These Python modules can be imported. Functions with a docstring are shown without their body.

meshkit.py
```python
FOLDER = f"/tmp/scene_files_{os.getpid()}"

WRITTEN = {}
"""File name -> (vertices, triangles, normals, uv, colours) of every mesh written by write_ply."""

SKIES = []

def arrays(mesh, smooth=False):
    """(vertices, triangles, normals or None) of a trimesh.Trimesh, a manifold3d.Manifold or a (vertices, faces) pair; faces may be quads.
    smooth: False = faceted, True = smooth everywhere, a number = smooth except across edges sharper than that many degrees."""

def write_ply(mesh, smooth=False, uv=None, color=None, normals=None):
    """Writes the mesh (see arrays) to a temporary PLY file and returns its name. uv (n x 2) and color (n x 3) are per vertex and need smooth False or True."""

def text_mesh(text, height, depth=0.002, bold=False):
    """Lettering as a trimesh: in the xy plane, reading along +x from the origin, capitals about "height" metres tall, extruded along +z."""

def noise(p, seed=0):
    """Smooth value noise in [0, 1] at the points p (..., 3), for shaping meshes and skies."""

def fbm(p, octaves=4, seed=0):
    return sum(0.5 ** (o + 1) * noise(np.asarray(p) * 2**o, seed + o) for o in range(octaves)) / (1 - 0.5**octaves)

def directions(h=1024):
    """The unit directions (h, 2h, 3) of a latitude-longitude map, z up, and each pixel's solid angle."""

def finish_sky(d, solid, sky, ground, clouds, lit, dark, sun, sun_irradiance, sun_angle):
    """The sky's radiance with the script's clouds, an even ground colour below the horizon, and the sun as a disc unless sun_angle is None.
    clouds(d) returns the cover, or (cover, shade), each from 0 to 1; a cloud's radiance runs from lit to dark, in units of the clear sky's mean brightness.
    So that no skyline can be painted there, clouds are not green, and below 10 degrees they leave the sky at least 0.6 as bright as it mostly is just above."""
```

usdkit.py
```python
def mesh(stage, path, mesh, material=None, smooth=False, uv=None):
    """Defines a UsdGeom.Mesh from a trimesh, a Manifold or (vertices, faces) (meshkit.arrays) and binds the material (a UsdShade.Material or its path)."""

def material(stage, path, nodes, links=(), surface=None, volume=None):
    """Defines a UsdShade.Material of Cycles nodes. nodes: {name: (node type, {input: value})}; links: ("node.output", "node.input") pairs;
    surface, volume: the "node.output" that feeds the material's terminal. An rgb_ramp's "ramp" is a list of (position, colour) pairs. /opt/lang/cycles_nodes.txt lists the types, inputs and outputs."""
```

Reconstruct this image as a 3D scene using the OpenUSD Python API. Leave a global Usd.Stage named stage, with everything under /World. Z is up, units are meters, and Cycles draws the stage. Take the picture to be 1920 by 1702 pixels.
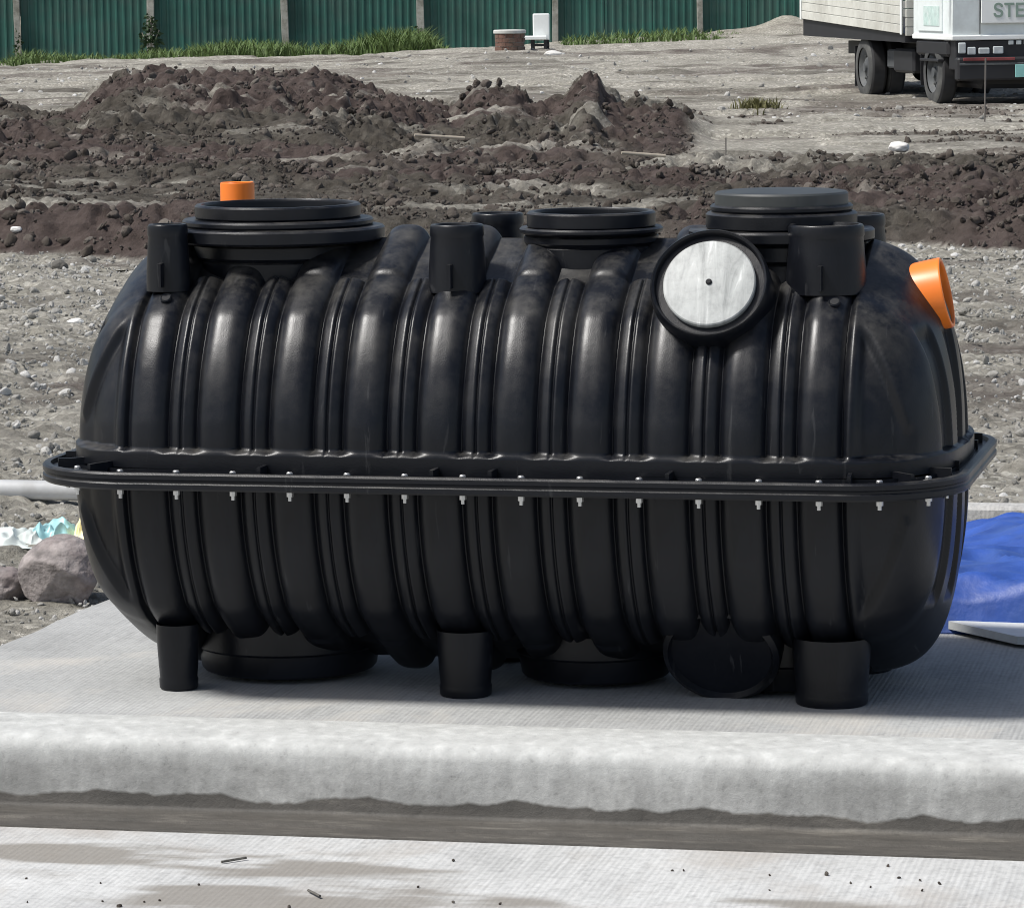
import math, random
import numpy as np
import trimesh
from scipy.spatial import cKDTree
from scipy.interpolate import PchipInterpolator
from shapely.geometry import Polygon
import usdkit, meshkit
from pxr import Usd, UsdGeom, UsdLux, UsdShade, Gf, Sdf, Vt

stage = Usd.Stage.CreateInMemory()
UsdGeom.SetStageUpAxis(stage, UsdGeom.Tokens.z)
UsdGeom.SetStageMetersPerUnit(stage, 1.0)
UsdGeom.Xform.Define(stage, '/World')
stage.SetDefaultPrim(stage.GetPrimAtPath('/World'))
UsdGeom.Scope.Define(stage, '/World/Looks')

# ------------------------------------------------------------------ camera, sky, sun, exposure
CAM_H, FOCAL_PX, PITCH, ROLL = 1.5, 7500.0, 0.1196, -0.012
EXPOSURE = 0.30
SUN_EL, SUN_AZ = math.radians(57), math.radians(251)      # azimuth: atan2(x, y) of the direction towards the sun
SUN_I, SKY_S = 1.15, 0.08

cam = UsdGeom.Camera.Define(stage, '/World/camera')
cp, sp = math.cos(PITCH), math.sin(PITCH)
fwd = np.array([0, cp, -sp]); up0 = np.array([0, sp, cp]); right0 = np.array([1.0, 0, 0])
cr, sr = math.cos(ROLL), math.sin(ROLL)
right = cr * right0 + sr * up0
up = -sr * right0 + cr * up0
M = Gf.Matrix4d(*right, 0, *up, 0, *(-fwd), 0, 0, 0, CAM_H, 1)
cam.AddTransformOp().Set(M)
cam.CreateHorizontalApertureAttr(36.0)
cam.CreateVerticalApertureAttr(36.0 * 907 / 1024)
cam.CreateFocalLengthAttr(FOCAL_PX / 1920 * 36.0)
cam.CreateClippingRangeAttr(Gf.Vec2f(0.1, 3000))
cam.CreateExposureAttr(EXPOSURE)

dome = UsdLux.DomeLight.Define(stage, '/World/sky')
sky_mat = usdkit.material(stage, '/World/Looks/sky', {
    's': ('sky_texture', {'sky_type': 'single_scattering', 'sun_disc': False, 'sun_elevation': SUN_EL, 'sun_rotation': SUN_AZ,
                          'altitude': 60.0, 'air_density': 1.0, 'aerosol_density': 2.5, 'ozone_density': 1.0}),
    'h': ('hsv', {'saturation': 0.85, 'value': 1.3, 'fac': 1.0}),                      # thin high overcast: a paler, brighter sky
    'c': ('texture_coordinate', {}), 'n': ('noise_texture', {'scale': 2.2, 'detail': 6.0, 'roughness': 0.55}),
    'r': ('rgb_ramp', {'ramp': [(0.3, (0.72, 0.74, 0.78)), (0.7, (1.25, 1.24, 1.22))]}), 'x': ('mix', {'mix_type': 'multiply', 'fac': 1.0}),
    'b': ('background_shader', {'strength': SKY_S})},
    [('s.color', 'h.color'), ('c.generated', 'n.vector'), ('n.fac', 'r.fac'), ('h.color', 'x.color1'), ('r.color', 'x.color2'), ('x.color', 'b.color')], surface='b.background')
UsdShade.MaterialBindingAPI.Apply(dome.GetPrim()).Bind(sky_mat)
dome.GetPrim().SetCustomDataByKey('kind', 'structure')

sun = UsdLux.DistantLight.Define(stage, '/World/sun')
sun.CreateIntensityAttr(SUN_I); sun.CreateAngleAttr(9.0); sun.CreateNormalizeAttr(True)
sun.CreateColorAttr(Gf.Vec3f(1.0, 0.975, 0.94))
sun.AddRotateXYZOp().Set(Gf.Vec3f(math.degrees(math.pi / 2 - SUN_EL), 0, 180 - math.degrees(SUN_AZ)))

# ------------------------------------------------------------------ helpers
names = {}
def path_for(parent, name):
    base = '/World' if parent is None else str(parent.GetPath())
    k = names.get((base, name), 0); names[(base, name)] = k + 1
    return f'{base}/{name}' + (f'_{k:03d}' if k else '')

def tag(p, label=None, category=None, group=None, kind=None):
    for key, val in (('label', label), ('category', category), ('group', group), ('kind', kind)):
        if val: p.SetCustomDataByKey(key, val)
    return p

def obj(name, mesh, material, parent=None, smooth=False, label=None, category=None, group=None, kind=None, attrs=None):
    m = usdkit.mesh(stage, path_for(parent, name), mesh, LOOK[material], smooth=smooth)
    if attrs:
        for k, v in attrs.items():
            UsdGeom.PrimvarsAPI(m).CreatePrimvar(k, Sdf.ValueTypeNames.FloatArray, 'vertex').Set(Vt.FloatArray.FromNumpy(np.asarray(v, np.float32)))
    return tag(m.GetPrim(), label, category, group, kind)

def thing(name, label, category, loc=(0, 0, 0), rz=0.0, group=None):
    x = UsdGeom.Xform.Define(stage, path_for(None, name))
    x.AddTranslateOp().Set(Gf.Vec3d(*map(float, loc))); x.AddRotateZOp().Set(math.degrees(rz))
    return tag(x.GetPrim(), label, category, group)

def box(x0, x1, y0, y1, z0, z1):
    return trimesh.creation.box(bounds=[[x0, y0, z0], [x1, y1, z1]])

def rbox(x0, x1, y0, y1, z0, z1, r=0.02):
    """box with chamfered edges (hull)"""
    pts = []
    for x, sx in ((x0, 1), (x1, -1)):
        for y, sy in ((y0, 1), (y1, -1)):
            for z, sz in ((z0, 1), (z1, -1)):
                pts += [(x + sx * r, y + sy * r, z), (x + sx * r, y, z + sz * r), (x, y + sy * r, z + sz * r)]
    return trimesh.Trimesh(np.array(pts)).convex_hull

def cyl(p, q, r, n=20, r2=None):
    p, q = np.array(p, float), np.array(q, float)
    r2 = r if r2 is None else r2
    return lathe([(0, 0), (r, 0), (r2, 1), (0, 1)], n, p, q)

def lathe(profile, n=64, p=(0, 0, 0), q=None):
    """profile: (r, h) pairs; h runs along p->q (0..1) or along z in metres from p"""
    p = np.array(p, float)
    if q is None: axis, L = np.array([0, 0, 1.0]), 1.0
    else:
        axis = np.array(q, float) - p; L = np.linalg.norm(axis); axis = axis / L
    a = np.cross(axis, [0, 0, 1.0] if abs(axis[2]) < .9 else [1.0, 0, 0]); a /= np.linalg.norm(a); b = np.cross(axis, a)
    th = np.arange(n) * 2 * np.pi / n
    V = []
    for r, h in profile:
        V.append(p + axis * h * L + r * (np.cos(th)[:, None] * a + np.sin(th)[:, None] * b))
    V = np.concatenate(V); F = []
    for k in range(len(profile) - 1):
        i = np.arange(n); j = (i + 1) % n
        F.append(np.stack([k * n + i, k * n + j, (k + 1) * n + j, (k + 1) * n + i], 1))
    F = np.concatenate(F)
    F = np.vstack([F[:, [0, 1, 2]], F[:, [0, 2, 3]]])
    m = trimesh.Trimesh(V, F, process=False)
    m.merge_vertices(); m.update_faces(m.nondegenerate_faces()); m.fix_normals()
    return m

def grid_faces(nr, nc, wrap=False):
    i, j = np.meshgrid(np.arange(nr - 1), np.arange(nc if wrap else nc - 1), indexing='ij')
    j2 = (j + 1) % nc
    q = np.stack([i * nc + j, i * nc + j2, (i + 1) * nc + j2, (i + 1) * nc + j], -1).reshape(-1, 4)
    return np.vstack([q[:, [0, 1, 2]], q[:, [0, 2, 3]]])

cat = trimesh.util.concatenate
def sm(x): x = np.clip(x, 0, 1); return x * x * (3 - 2 * x)
def mixf(a, b, t): return a * (1 - t) + b * t
N3 = meshkit.noise; FBM = meshkit.fbm

# ------------------------------------------------------------------ materials
LOOK = {}
def mat(name, nodes, links): LOOK[name] = usdkit.material(stage, '/World/Looks/' + name, nodes, links, surface='p.BSDF')

def simple(name, color, rough=0.5, var=0.15, scale=6.0, bump=0.0, bscale=60.0, metallic=0.0, spec=0.5, dirt=None, dirt_amt=0.5, dirt_scale=3.0, coord='object', extra=None):
    c = np.array(color, float)
    nodes = {'t': ('texture_coordinate', {}), 'n': ('noise_texture', {'scale': scale, 'detail': 5.0, 'roughness': 0.6}),
             'r': ('rgb_ramp', {'ramp': [(0.3, tuple(c * (1 - var))), (0.7, tuple(np.minimum(c * (1 + var), 1)))]}),
             'p': ('principled_bsdf', {'roughness': rough, 'metallic': metallic, 'specular_ior_level': spec, **(extra or {})})}
    src = 't.object'
    links = [(src, 'n.vector'), ('n.fac', 'r.fac')]
    out = 'r.color'
    if dirt is not None:
        nodes['dn'] = ('noise_texture', {'scale': dirt_scale, 'detail': 8.0, 'roughness': 0.7})
        nodes['dr'] = ('rgb_ramp', {'ramp': [(0.45, (0, 0, 0)), (0.65, (dirt_amt,) * 3)]})
        nodes['dm'] = ('mix', {'mix_type': 'mix', 'color2': dirt})
        links += [(src, 'dn.vector'), ('dn.fac', 'dr.fac'), ('dr.color', 'dm.fac'), (out, 'dm.color1')]
        out = 'dm.color'
    links.append((out, 'p.base_color'))
    if bump:
        nodes['bn'] = ('noise_texture', {'scale': bscale, 'detail': 4.0})
        nodes['b'] = ('bump', {'strength': bump, 'distance': 0.01})
        links += [(src, 'bn.vector'), ('bn.fac', 'b.height'), ('b.normal', 'p.normal')]
    mat(name, nodes, links)

# black rotomoulded plastic: faint dust, orange peel, scuffs
mat('black_plastic', {
    't': ('texture_coordinate', {}), 'g': ('geometry', {}), 'gs': ('separate_xyz', {}),
    'n': ('noise_texture', {'scale': 5.0, 'detail': 8.0, 'roughness': 0.65}),
    'r': ('rgb_ramp', {'ramp': [(0.35, (0.0022, 0.0027, 0.0042)), (0.75, (0.0044, 0.0051, 0.0074))]}),
    'dn': ('noise_texture', {'scale': 9.0, 'detail': 10.0, 'roughness': 0.75}),
    'dr': ('rgb_ramp', {'ramp': [(0.42, (0, 0, 0)), (0.72, (1, 1, 1))]}),
    'up': ('map_range', {'from_min': 0.0, 'from_max': 1.0, 'to_min': -0.05, 'to_max': 0.42, 'clamp': True}),
    'da': ('math', {'math_type': 'multiply'}),
    'dx': ('mix', {'color2': (0.15, 0.142, 0.125)}),
    'sm': ('mapping', {'scale': (60.0, 6.0, 7.0)}), 'sn': ('noise_texture', {'scale': 1.0, 'detail': 6.0, 'roughness': 0.6, 'distortion': 0.6}),
    'sr': ('rgb_ramp', {'ramp': [(0.64, (0, 0, 0)), (0.70, (0.14,) * 3)]}),
    'sx': ('mix', {'color2': (0.10, 0.10, 0.10)}),
    'rr': ('rgb_ramp', {'ramp': [(0.3, (0.30,) * 3), (0.7, (0.43,) * 3)]}),
    'bn': ('noise_texture', {'scale': 420.0, 'detail': 2.0}),
    'b': ('bump', {'strength': 0.10, 'distance': 0.003}),
    'bn2': ('noise_texture', {'scale': 16.0, 'detail': 3.0}),
    'b2': ('bump', {'strength': 0.14, 'distance': 0.006}),
    'p': ('principled_bsdf', {'specular_ior_level': 0.29})},
    [('t.object', 'n.vector'), ('t.object', 'bn.vector'), ('t.object', 'bn2.vector'), ('t.object', 'dn.vector'), ('n.fac', 'r.fac'), ('dn.fac', 'rr.fac'), ('rr.color', 'p.roughness'),
     ('g.normal', 'gs.vector'), ('gs.z', 'up.value'), ('dn.fac', 'dr.fac'), ('dr.color', 'da.value1'), ('up.result', 'da.value2'), ('da.value', 'dx.fac'), ('r.color', 'dx.color1'),
     ('t.object', 'sm.vector'), ('sm.vector', 'sn.vector'), ('sn.fac', 'sr.fac'), ('sr.color', 'sx.fac'), ('dx.color', 'sx.color1'),
     ('sx.color', 'p.base_color'), ('bn2.fac', 'b2.height'), ('b2.normal', 'b.normal'), ('bn.fac', 'b.height'), ('b.normal', 'p.normal')])
simple('dusty_plastic', (0.028, 0.031, 0.030), 0.5, var=0.3, scale=6)
simple('dark_hole', (0.004, 0.004, 0.005), 0.8)
simple('bolt_steel', (0.55, 0.55, 0.54), 0.35, metallic=0.85)
mat('white_plate', {
    't': ('texture_coordinate', {}), 'm': ('mapping', {'scale': (30.0, 5.0, 5.0)}), 'n': ('noise_texture', {'scale': 1.0, 'detail': 6.0, 'roughness': 0.65, 'distortion': 1.0}),
    'r': ('rgb_ramp', {'ramp': [(0.30, (0.17, 0.18, 0.172)), (0.46, (0.29, 0.30, 0.288)), (0.60, (0.36, 0.37, 0.355)), (0.68, (0.56, 0.57, 0.55))]}),
    'n2': ('noise_texture', {'scale': 34.0, 'detail': 6.0, 'roughness': 0.7}), 'r2': ('rgb_ramp', {'ramp': [(0.3, (0.72,) * 3), (0.55, (1, 1, 1))]}), 'x': ('mix', {'mix_type': 'multiply', 'fac': 1.0}),
    'b': ('bump', {'strength': 0.12, 'distance': 0.004}), 'p': ('principled_bsdf', {'roughness': 0.4})},
    [('t.object', 'm.vector'), ('m.vector', 'n.vector'), ('n.fac', 'r.fac'), ('t.object', 'n2.vector'), ('n2.fac', 'r2.fac'), ('r.color', 'x.color1'), ('r2.color', 'x.color2'), ('x.color', 'p.base_color'), ('n2.fac', 'b.height'), ('b.normal', 'p.normal')])
simple('orange_plastic', (0.72, 0.17, 0.015), 0.38, var=0.08)
simple('orange_inner', (0.45, 0.09, 0.01), 0.5, var=0.08)
simple('grey_plastic', (0.22, 0.21, 0.25), 0.5)

K_YAW = 0.209
K0 = np.array([0, 7.895])
KX = np.array([math.cos(K_YAW), -math.sin(K_YAW)]); KD = np.array([math.sin(K_YAW), math.cos(K_YAW)])
def kpt(a, b): return K0 + a * KX + b * KD

def concrete(name, base, var, broom, mud=None, stain=None, stain_scale=1.6, stain_amt=0.6, stain_pos=(0.5, 0.68), broom_scale=26.0, fleck=0.0, light=None):
    """broomed concrete in kerb-aligned coordinates; x runs along the kerb"""
    c = np.array(base, float)
    nodes = {
        'g': ('geometry', {}),
        'm': ('mapping', {'mapping_type': 'point', 'rotation': (0, 0, K_YAW)}),
        'n': ('noise_texture', {'scale': 2.2, 'detail': 8.0, 'roughness': 0.62}),
        'r': ('rgb_ramp', {'ramp': [(0.25, tuple(c * (1 - var))), (0.5, tuple(c)), (0.75, tuple(np.minimum(c * (1 + var), .9)))]}),
        'ms': ('mapping', {'scale': (1.0, 0.05, 1.0)}),
        'w': ('noise_texture', {'scale': broom_scale * 3.2, 'detail': 2.0, 'roughness': 0.5}),
        'wv': ('wave_texture', {'wave_type': 'bands', 'bands_direction': 'x', 'profile': 'sine', 'scale': broom_scale, 'distortion': 1.4, 'detail': 2.0, 'detail_scale': 1.0}),
        'wm': ('mix_float', {'fac': 0.22}),
        'pn': ('noise_texture', {'scale': 3.4, 'detail': 7.0, 'roughness': 0.65}),
        'pr': ('rgb_ramp', {'ramp': [(0.36, (0.04,) * 3), (0.64, (1, 1, 1))]}),
        'wr': ('rgb_ramp', {'ramp': [(0.3, (1 - broom,) * 3), (0.6, (1, 1, 1)), (0.8, (1 + .5 * broom,) * 3)]}),
        'pm': ('mix', {'color1': (1, 1, 1)}),
        'x': ('mix', {'mix_type': 'multiply', 'fac': 1.0}),
        'f': ('noise_texture', {'scale': 55.0, 'detail': 5.0, 'roughness': 0.7}),
        'fr': ('rgb_ramp', {'ramp': [(0.3, (1 - fleck,) * 3), (0.5, (1, 1, 1)), (0.75, (1 + .5 * fleck,) * 3)]}),
        'x2': ('mix', {'mix_type': 'multiply', 'fac': 1.0}),
        'bm': ('bump', {'strength': 0.35, 'distance': 0.004}),
        'bf': ('bump', {'strength': 0.35, 'distance': 0.004}),
        'p': ('principled_bsdf', {'roughness': 0.85, 'specular_ior_level': 0.25})}
    links = [('g.position', 'm.vector'), ('m.vector', 'n.vector'), ('n.fac', 'r.fac'), ('m.vector', 'ms.vector'), ('ms.vector', 'w.vector'), ('ms.vector', 'wv.vector'),
             ('w.fac', 'wm.a'), ('wv.fac', 'wm.b'), ('wm.result', 'wr.fac'), ('m.vector', 'pn.vector'), ('pn.fac', 'pr.fac'), ('pr.color', 'pm.fac'), ('wr.color', 'pm.color2'),
             ('r.color', 'x.color1'), ('pm.color', 'x.color2'), ('m.vector', 'f.vector'), ('f.fac', 'fr.fac'), ('x.color', 'x2.color1'), ('fr.color', 'x2.color2'),
             ('wm.result', 'bm.height'), ('f.fac', 'bf.height'), ('bm.normal', 'bf.normal'), ('bf.normal', 'p.normal')]
    out = 'x2.color'
    if stain is not None:
        nodes['sn'] = ('noise_texture', {'scale': stain_scale, 'detail': 7.0, 'roughness': 0.62, 'distortion': 0.4})
        nodes['sm'] = ('mapping', {'scale': (1, 0.8, 1), 'location': (3.3, 1.7, 0)})
        nodes['sr'] = ('rgb_ramp', {'ramp': [(stain_pos[0], (0, 0, 0)), (stain_pos[1], (stain_amt,) * 3)]})
        nodes['sx'] = ('mix', {'color2': stain})
        links += [('m.vector', 'sm.vector'), ('sm.vector', 'sn.vector'), ('sn.fac', 'sr.fac'), ('sr.color', 'sx.fac'), (out, 'sx.color1')]
        out = 'sx.color'
    if mud is not None:
        nodes['ma'] = ('attribute', {'attribute': 'mud'}); nodes['mx'] = ('mix', {'color2': mud})
        nodes['mm'] = ('math', {'math_type': 'multiply', 'value2': 0.8})
        links += [('ma.fac', 'mm.value1'), ('mm.value', 'mx.fac'), (out, 'mx.color1')]
        out = 'mx.color'
    links.append((out, 'p.base_color'))
    mat(name, nodes, links)

concrete('road_concrete', (0.395, 0.397, 0.387), 0.2, 0.2, mud=(0.165, 0.15, 0.128), stain=(0.30, 0.275, 0.245), stain_scale=1.5, stain_amt=0.75, stain_pos=(0.52, 0.66), fleck=0.22)
concrete('slab_concrete', (0.305, 0.308, 0.300), 0.24, 0.20, stain=(0.38, 0.365, 0.335), stain_scale=2.0, stain_amt=0.8, stain_pos=(0.5, 0.62), broom_scale=30.0, fleck=0.18)
concrete('edge_concrete', (0.33, 0.325, 0.31), 0.2, 0.0, fleck=0.35)

# kerb concrete: pale worn top, greyer face, damp muddy strip at the gutter with a ragged upper edge
mat('kerb_concrete', {
    'g': ('geometry', {}), 'm': ('mapping', {'rotation': (0, 0, K_YAW)}), 's': ('separate_xyz', {}),
    'n': ('noise_texture', {'scale': 3.0, 'detail': 9.0, 'roughness': 0.68}),
    'r': ('rgb_ramp', {'ramp': [(0.30, (0.17, 0.17, 0.16)), (0.5, (0.24, 0.24, 0.228)), (0.68, (0.36, 0.36, 0.345))]}),
    'tn': ('attribute', {'attribute': 'pale'}),
    'pn': ('noise_texture', {'scale': 9.0, 'detail': 6.0, 'roughness': 0.65}),
    'pa': ('math', {'math_type': 'multiply_add', 'value2': 1.1, 'value3': -0.62}),
    'pb': ('math', {'math_type': 'add', 'use_clamp': True}),
    'px': ('mix', {'color2': (0.41, 0.415, 0.40)}),
    'vm': ('mapping', {'scale': (9.0, 9.0, 0.8)}), 'vn': ('noise_texture', {'scale': 3.0, 'detail': 3.0}),
    'vr': ('rgb_ramp', {'ramp': [(0.32, (0.88,) * 3), (0.55, (1, 1, 1)), (0.68, (1.14,) * 3)]}),
    'vx': ('mix', {'mix_type': 'multiply', 'fac': 1.0}),
    'wm': ('mapping', {'scale': (1, 0.0, 0.0)}), 'wn': ('noise_texture', {'scale': 6.0, 'detail': 4.0, 'roughness': 0.5}),
    'wa': ('math', {'math_type': 'multiply_add', 'value2': 0.075, 'value3': -0.148}),
    'wd': ('math', {'math_type': 'subtract'}),
    'wr': ('map_range', {'from_min': -0.003, 'from_max': 0.003, 'to_min': 0.0, 'to_max': 0.93, 'clamp': True}),
    'wc': ('rgb_ramp', {'ramp': [(0.3, (0.030, 0.027, 0.022)), (0.55, (0.056, 0.050, 0.042)), (0.7, (0.115, 0.105, 0.088))]}),
    'cm': ('mapping', {'scale': (1.0, 6.0, 6.0)}), 'cn': ('noise_texture', {'scale': 5.0, 'detail': 9.0, 'roughness': 0.7}),
    'wx': ('mix', {}),
    'f': ('noise_texture', {'scale': 48.0, 'detail': 8.0, 'roughness': 0.78}),
    'b': ('bump', {'strength': 0.4, 'distance': 0.004}),
    'b2': ('bump', {'strength': 0.2, 'distance': 0.012}),
    'fr': ('rgb_ramp', {'ramp': [(0.28, (0.62,) * 3), (0.42, (0.95,) * 3), (0.55, (1, 1, 1)), (0.75, (1.15,) * 3)]}), 'fx': ('mix', {'mix_type': 'multiply', 'fac': 1.0}),
    'rr': ('map_range', {'from_min': 0.0, 'from_max': 1.0, 'to_min': 0.85, 'to_max': 0.6}),
    'p': ('principled_bsdf', {'specular_ior_level': 0.3})},
    [('g.position', 'm.vector'), ('m.vector', 's.vector'), ('m.vector', 'n.vector'), ('n.fac', 'r.fac'),
     ('m.vector', 'pn.vector'), ('pn.fac', 'pa.value1'), ('tn.fac', 'pb.value1'), ('pa.value', 'pb.value2'), ('pb.value', 'px.fac'), ('r.color', 'px.color1'),
     ('m.vector', 'vm.vector'), ('vm.vector', 'vn.vector'), ('vn.fac', 'vr.fac'), ('px.color', 'vx.color1'), ('vr.color', 'vx.color2'),
     ('m.vector', 'wm.vector'), ('wm.vector', 'wn.vector'), ('wn.fac', 'wa.value1'), ('wa.value', 'wd.value1'), ('s.z', 'wd.value2'), ('wd.value', 'wr.value'),
     ('m.vector', 'cm.vector'), ('cm.vector', 'cn.vector'), ('cn.fac', 'wc.fac'), ('wr.result', 'wx.fac'), ('vx.color', 'wx.color1'), ('wc.color', 'wx.color2'),
     ('m.vector', 'f.vector'), ('f.fac', 'fr.fac'), ('wx.color', 'fx.color1'), ('fr.color', 'fx.color2'), ('fx.color', 'p.base_color'),
     ('n.fac', 'b2.height'), ('b2.normal', 'b.normal'), ('f.fac', 'b.height'), ('b.normal', 'p.normal'), ('wr.result', 'rr.value'), ('rr.result', 'p.roughness')])

# site ground: attribute soil mixes grey gravelly dirt with dark turned earth; attribute red tints patches of clay
mat('site_ground', {
    'g': ('geometry', {}), 'so': ('attribute', {'attribute': 'soil'}), 're': ('attribute', {'attribute': 'red'}),
    'n': ('noise_texture', {'scale': 3.0, 'detail': 10.0, 'roughness': 0.72}),
    'r': ('rgb_ramp', {'ramp': [(0.28, (0.155, 0.146, 0.124)), (0.45, (0.262, 0.25, 0.217)), (0.6, (0.335, 0.32, 0.283)), (0.78, (0.42, 0.405, 0.365))]}),
    'v': ('voronoi_texture', {'scale': 38.0, 'feature': 'f1'}), 'vs': ('separate_color', {}),
    'vr': ('rgb_ramp', {'ramp': [(0.0, (0.6, 0.59, 0.57)), (0.5, (1.0, 0.99, 0.97)), (0.85, (1.15, 1.14, 1.1)), (0.95, (1.7, 1.7, 1.68))]}),
    'vx': ('mix', {'mix_type': 'multiply', 'fac': 0.75}),
    'n2': ('noise_texture', {'scale': 7.0, 'detail': 9.0, 'roughness': 0.7}),
    'd': ('rgb_ramp', {'ramp': [(0.3, (0.038, 0.033, 0.027)), (0.5, (0.070, 0.062, 0.051)), (0.72, (0.125, 0.114, 0.097))]}),
    'rd': ('rgb_ramp', {'ramp': [(0.3, (0.038, 0.029, 0.025)), (0.5, (0.070, 0.054, 0.048)), (0.72, (0.11, 0.088, 0.079))]}),
    'dx': ('mix', {}), 'sx': ('mix', {}),
    'f': ('noise_texture', {'scale': 45.0, 'detail': 6.0, 'roughness': 0.75}),
    'b': ('bump', {'strength': 0.8, 'distance': 0.03}), 'f2': ('noise_texture', {'scale': 13.0, 'detail': 6.0, 'roughness': 0.7}), 'b2': ('bump', {'strength': 0.7, 'distance': 0.05}),
    'p': ('principled_bsdf', {'roughness': 0.95, 'specular_ior_level': 0.12})},
    [('g.position', 'n.vector'), ('g.position', 'v.vector'), ('g.position', 'n2.vector'), ('g.position', 'f.vector'), ('n.fac', 'r.fac'), ('v.color', 'vs.color'), ('vs.r', 'vr.fac'),
     ('r.color', 'vx.color1'), ('vr.color', 'vx.color2'), ('n2.fac', 'd.fac'), ('n2.fac', 'rd.fac'), ('re.fac', 'dx.fac'), ('d.color', 'dx.color1'), ('rd.color', 'dx.color2'),
     ('so.fac', 'sx.fac'), ('vx.color', 'sx.color1'), ('dx.color', 'sx.color2'), ('sx.color', 'p.base_color'), ('g.position', 'f2.vector'), ('f2.fac', 'b2.height'), ('b2.normal', 'b.normal'), ('f.fac', 'b.height'), ('b.normal', 'p.normal')])

def rocky(name, stops, scale=9.0, bump=0.6):
    mat(name, {'t': ('texture_coordinate', {}), 'o': ('object_info', {}), 'n': ('noise_texture', {'scale': scale, 'detail': 8.0, 'roughness': 0.7}),
               'a': ('math', {'math_type': 'multiply_add', 'value2': 0.45}), 'r': ('rgb_ramp', {'ramp': stops}),
               'k': ('math', {'math_type': 'multiply_add', 'value2': 0.5, 'value3': 0.0}),
               'b': ('bump', {'strength': bump, 'distance': 0.02}), 'p': ('principled_bsdf', {'roughness': 0.95, 'specular_ior_level': 0.15})},
        [('t.object', 'n.vector'), ('o.random', 'k.value1'), ('n.fac', 'a.value1'), ('k.value', 'a.value3'), ('a.value', 'r.fac'), ('r.color', 'p.base_color'), ('n.fac', 'b.height'), ('b.normal', 'p.normal')])
rocky('pebble', [(0.15, (0.14, 0.135, 0.12)), (0.4, (0.27, 0.262, 0.24)), (0.6, (0.37, 0.363, 0.34)), (0.75, (0.52, 0.515, 0.5))], 3.0)
rocky('clod', [(0.15, (0.044, 0.036, 0.03)), (0.4, (0.062, 0.053, 0.045)), (0.55, (0.076, 0.064, 0.055)), (0.7, (0.11, 0.098, 0.085))], 2.0)
simple('boulder', (0.20, 0.178, 0.17), 0.92, var=0.45, scale=26, bump=0.8, bscale=40, dirt=(0.13, 0.098, 0.094), dirt_amt=0.7, dirt_scale=7)
simple('dark_stone', (0.085, 0.08, 0.07), 0.92, var=0.3, bump=0.6)
simple('pale_stone', (0.55, 0.54, 0.51), 0.9, var=0.2, bump=0.4)
simple('bag_blue', (0.27, 0.47, 0.48), 0.35, var=0.3, scale=14)
simple('bag_white', (0.50, 0.54, 0.51), 0.45, var=0.25, scale=14)
simple('bag_yellow', (0.72, 0.64, 0.36), 0.45, var=0.2, scale=14)
simple('tarp', (0.017, 0.056, 0.25), 0.5, var=0.22, scale=9, bump=0.35, bscale=22, dirt=(0.035, 0.08, 0.24), dirt_amt=0.5, dirt_scale=4)
simple('white_board', (0.55, 0.57, 0.56), 0.6, var=0.12, scale=10, dirt=(0.3, 0.29, 0.27), dirt_amt=0.5)
simple('pipe_grey', (0.34, 0.345, 0.345), 0.6, var=0.18, scale=7, dirt=(0.2, 0.19, 0.17), dirt_amt=0.5, dirt_scale=5)
simple('fence_green', (0.018, 0.082, 0.064), 0.55, var=0.28, scale=1.1, dirt=(0.04, 0.085, 0.07), dirt_amt=0.8, dirt_scale=1.6)
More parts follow.
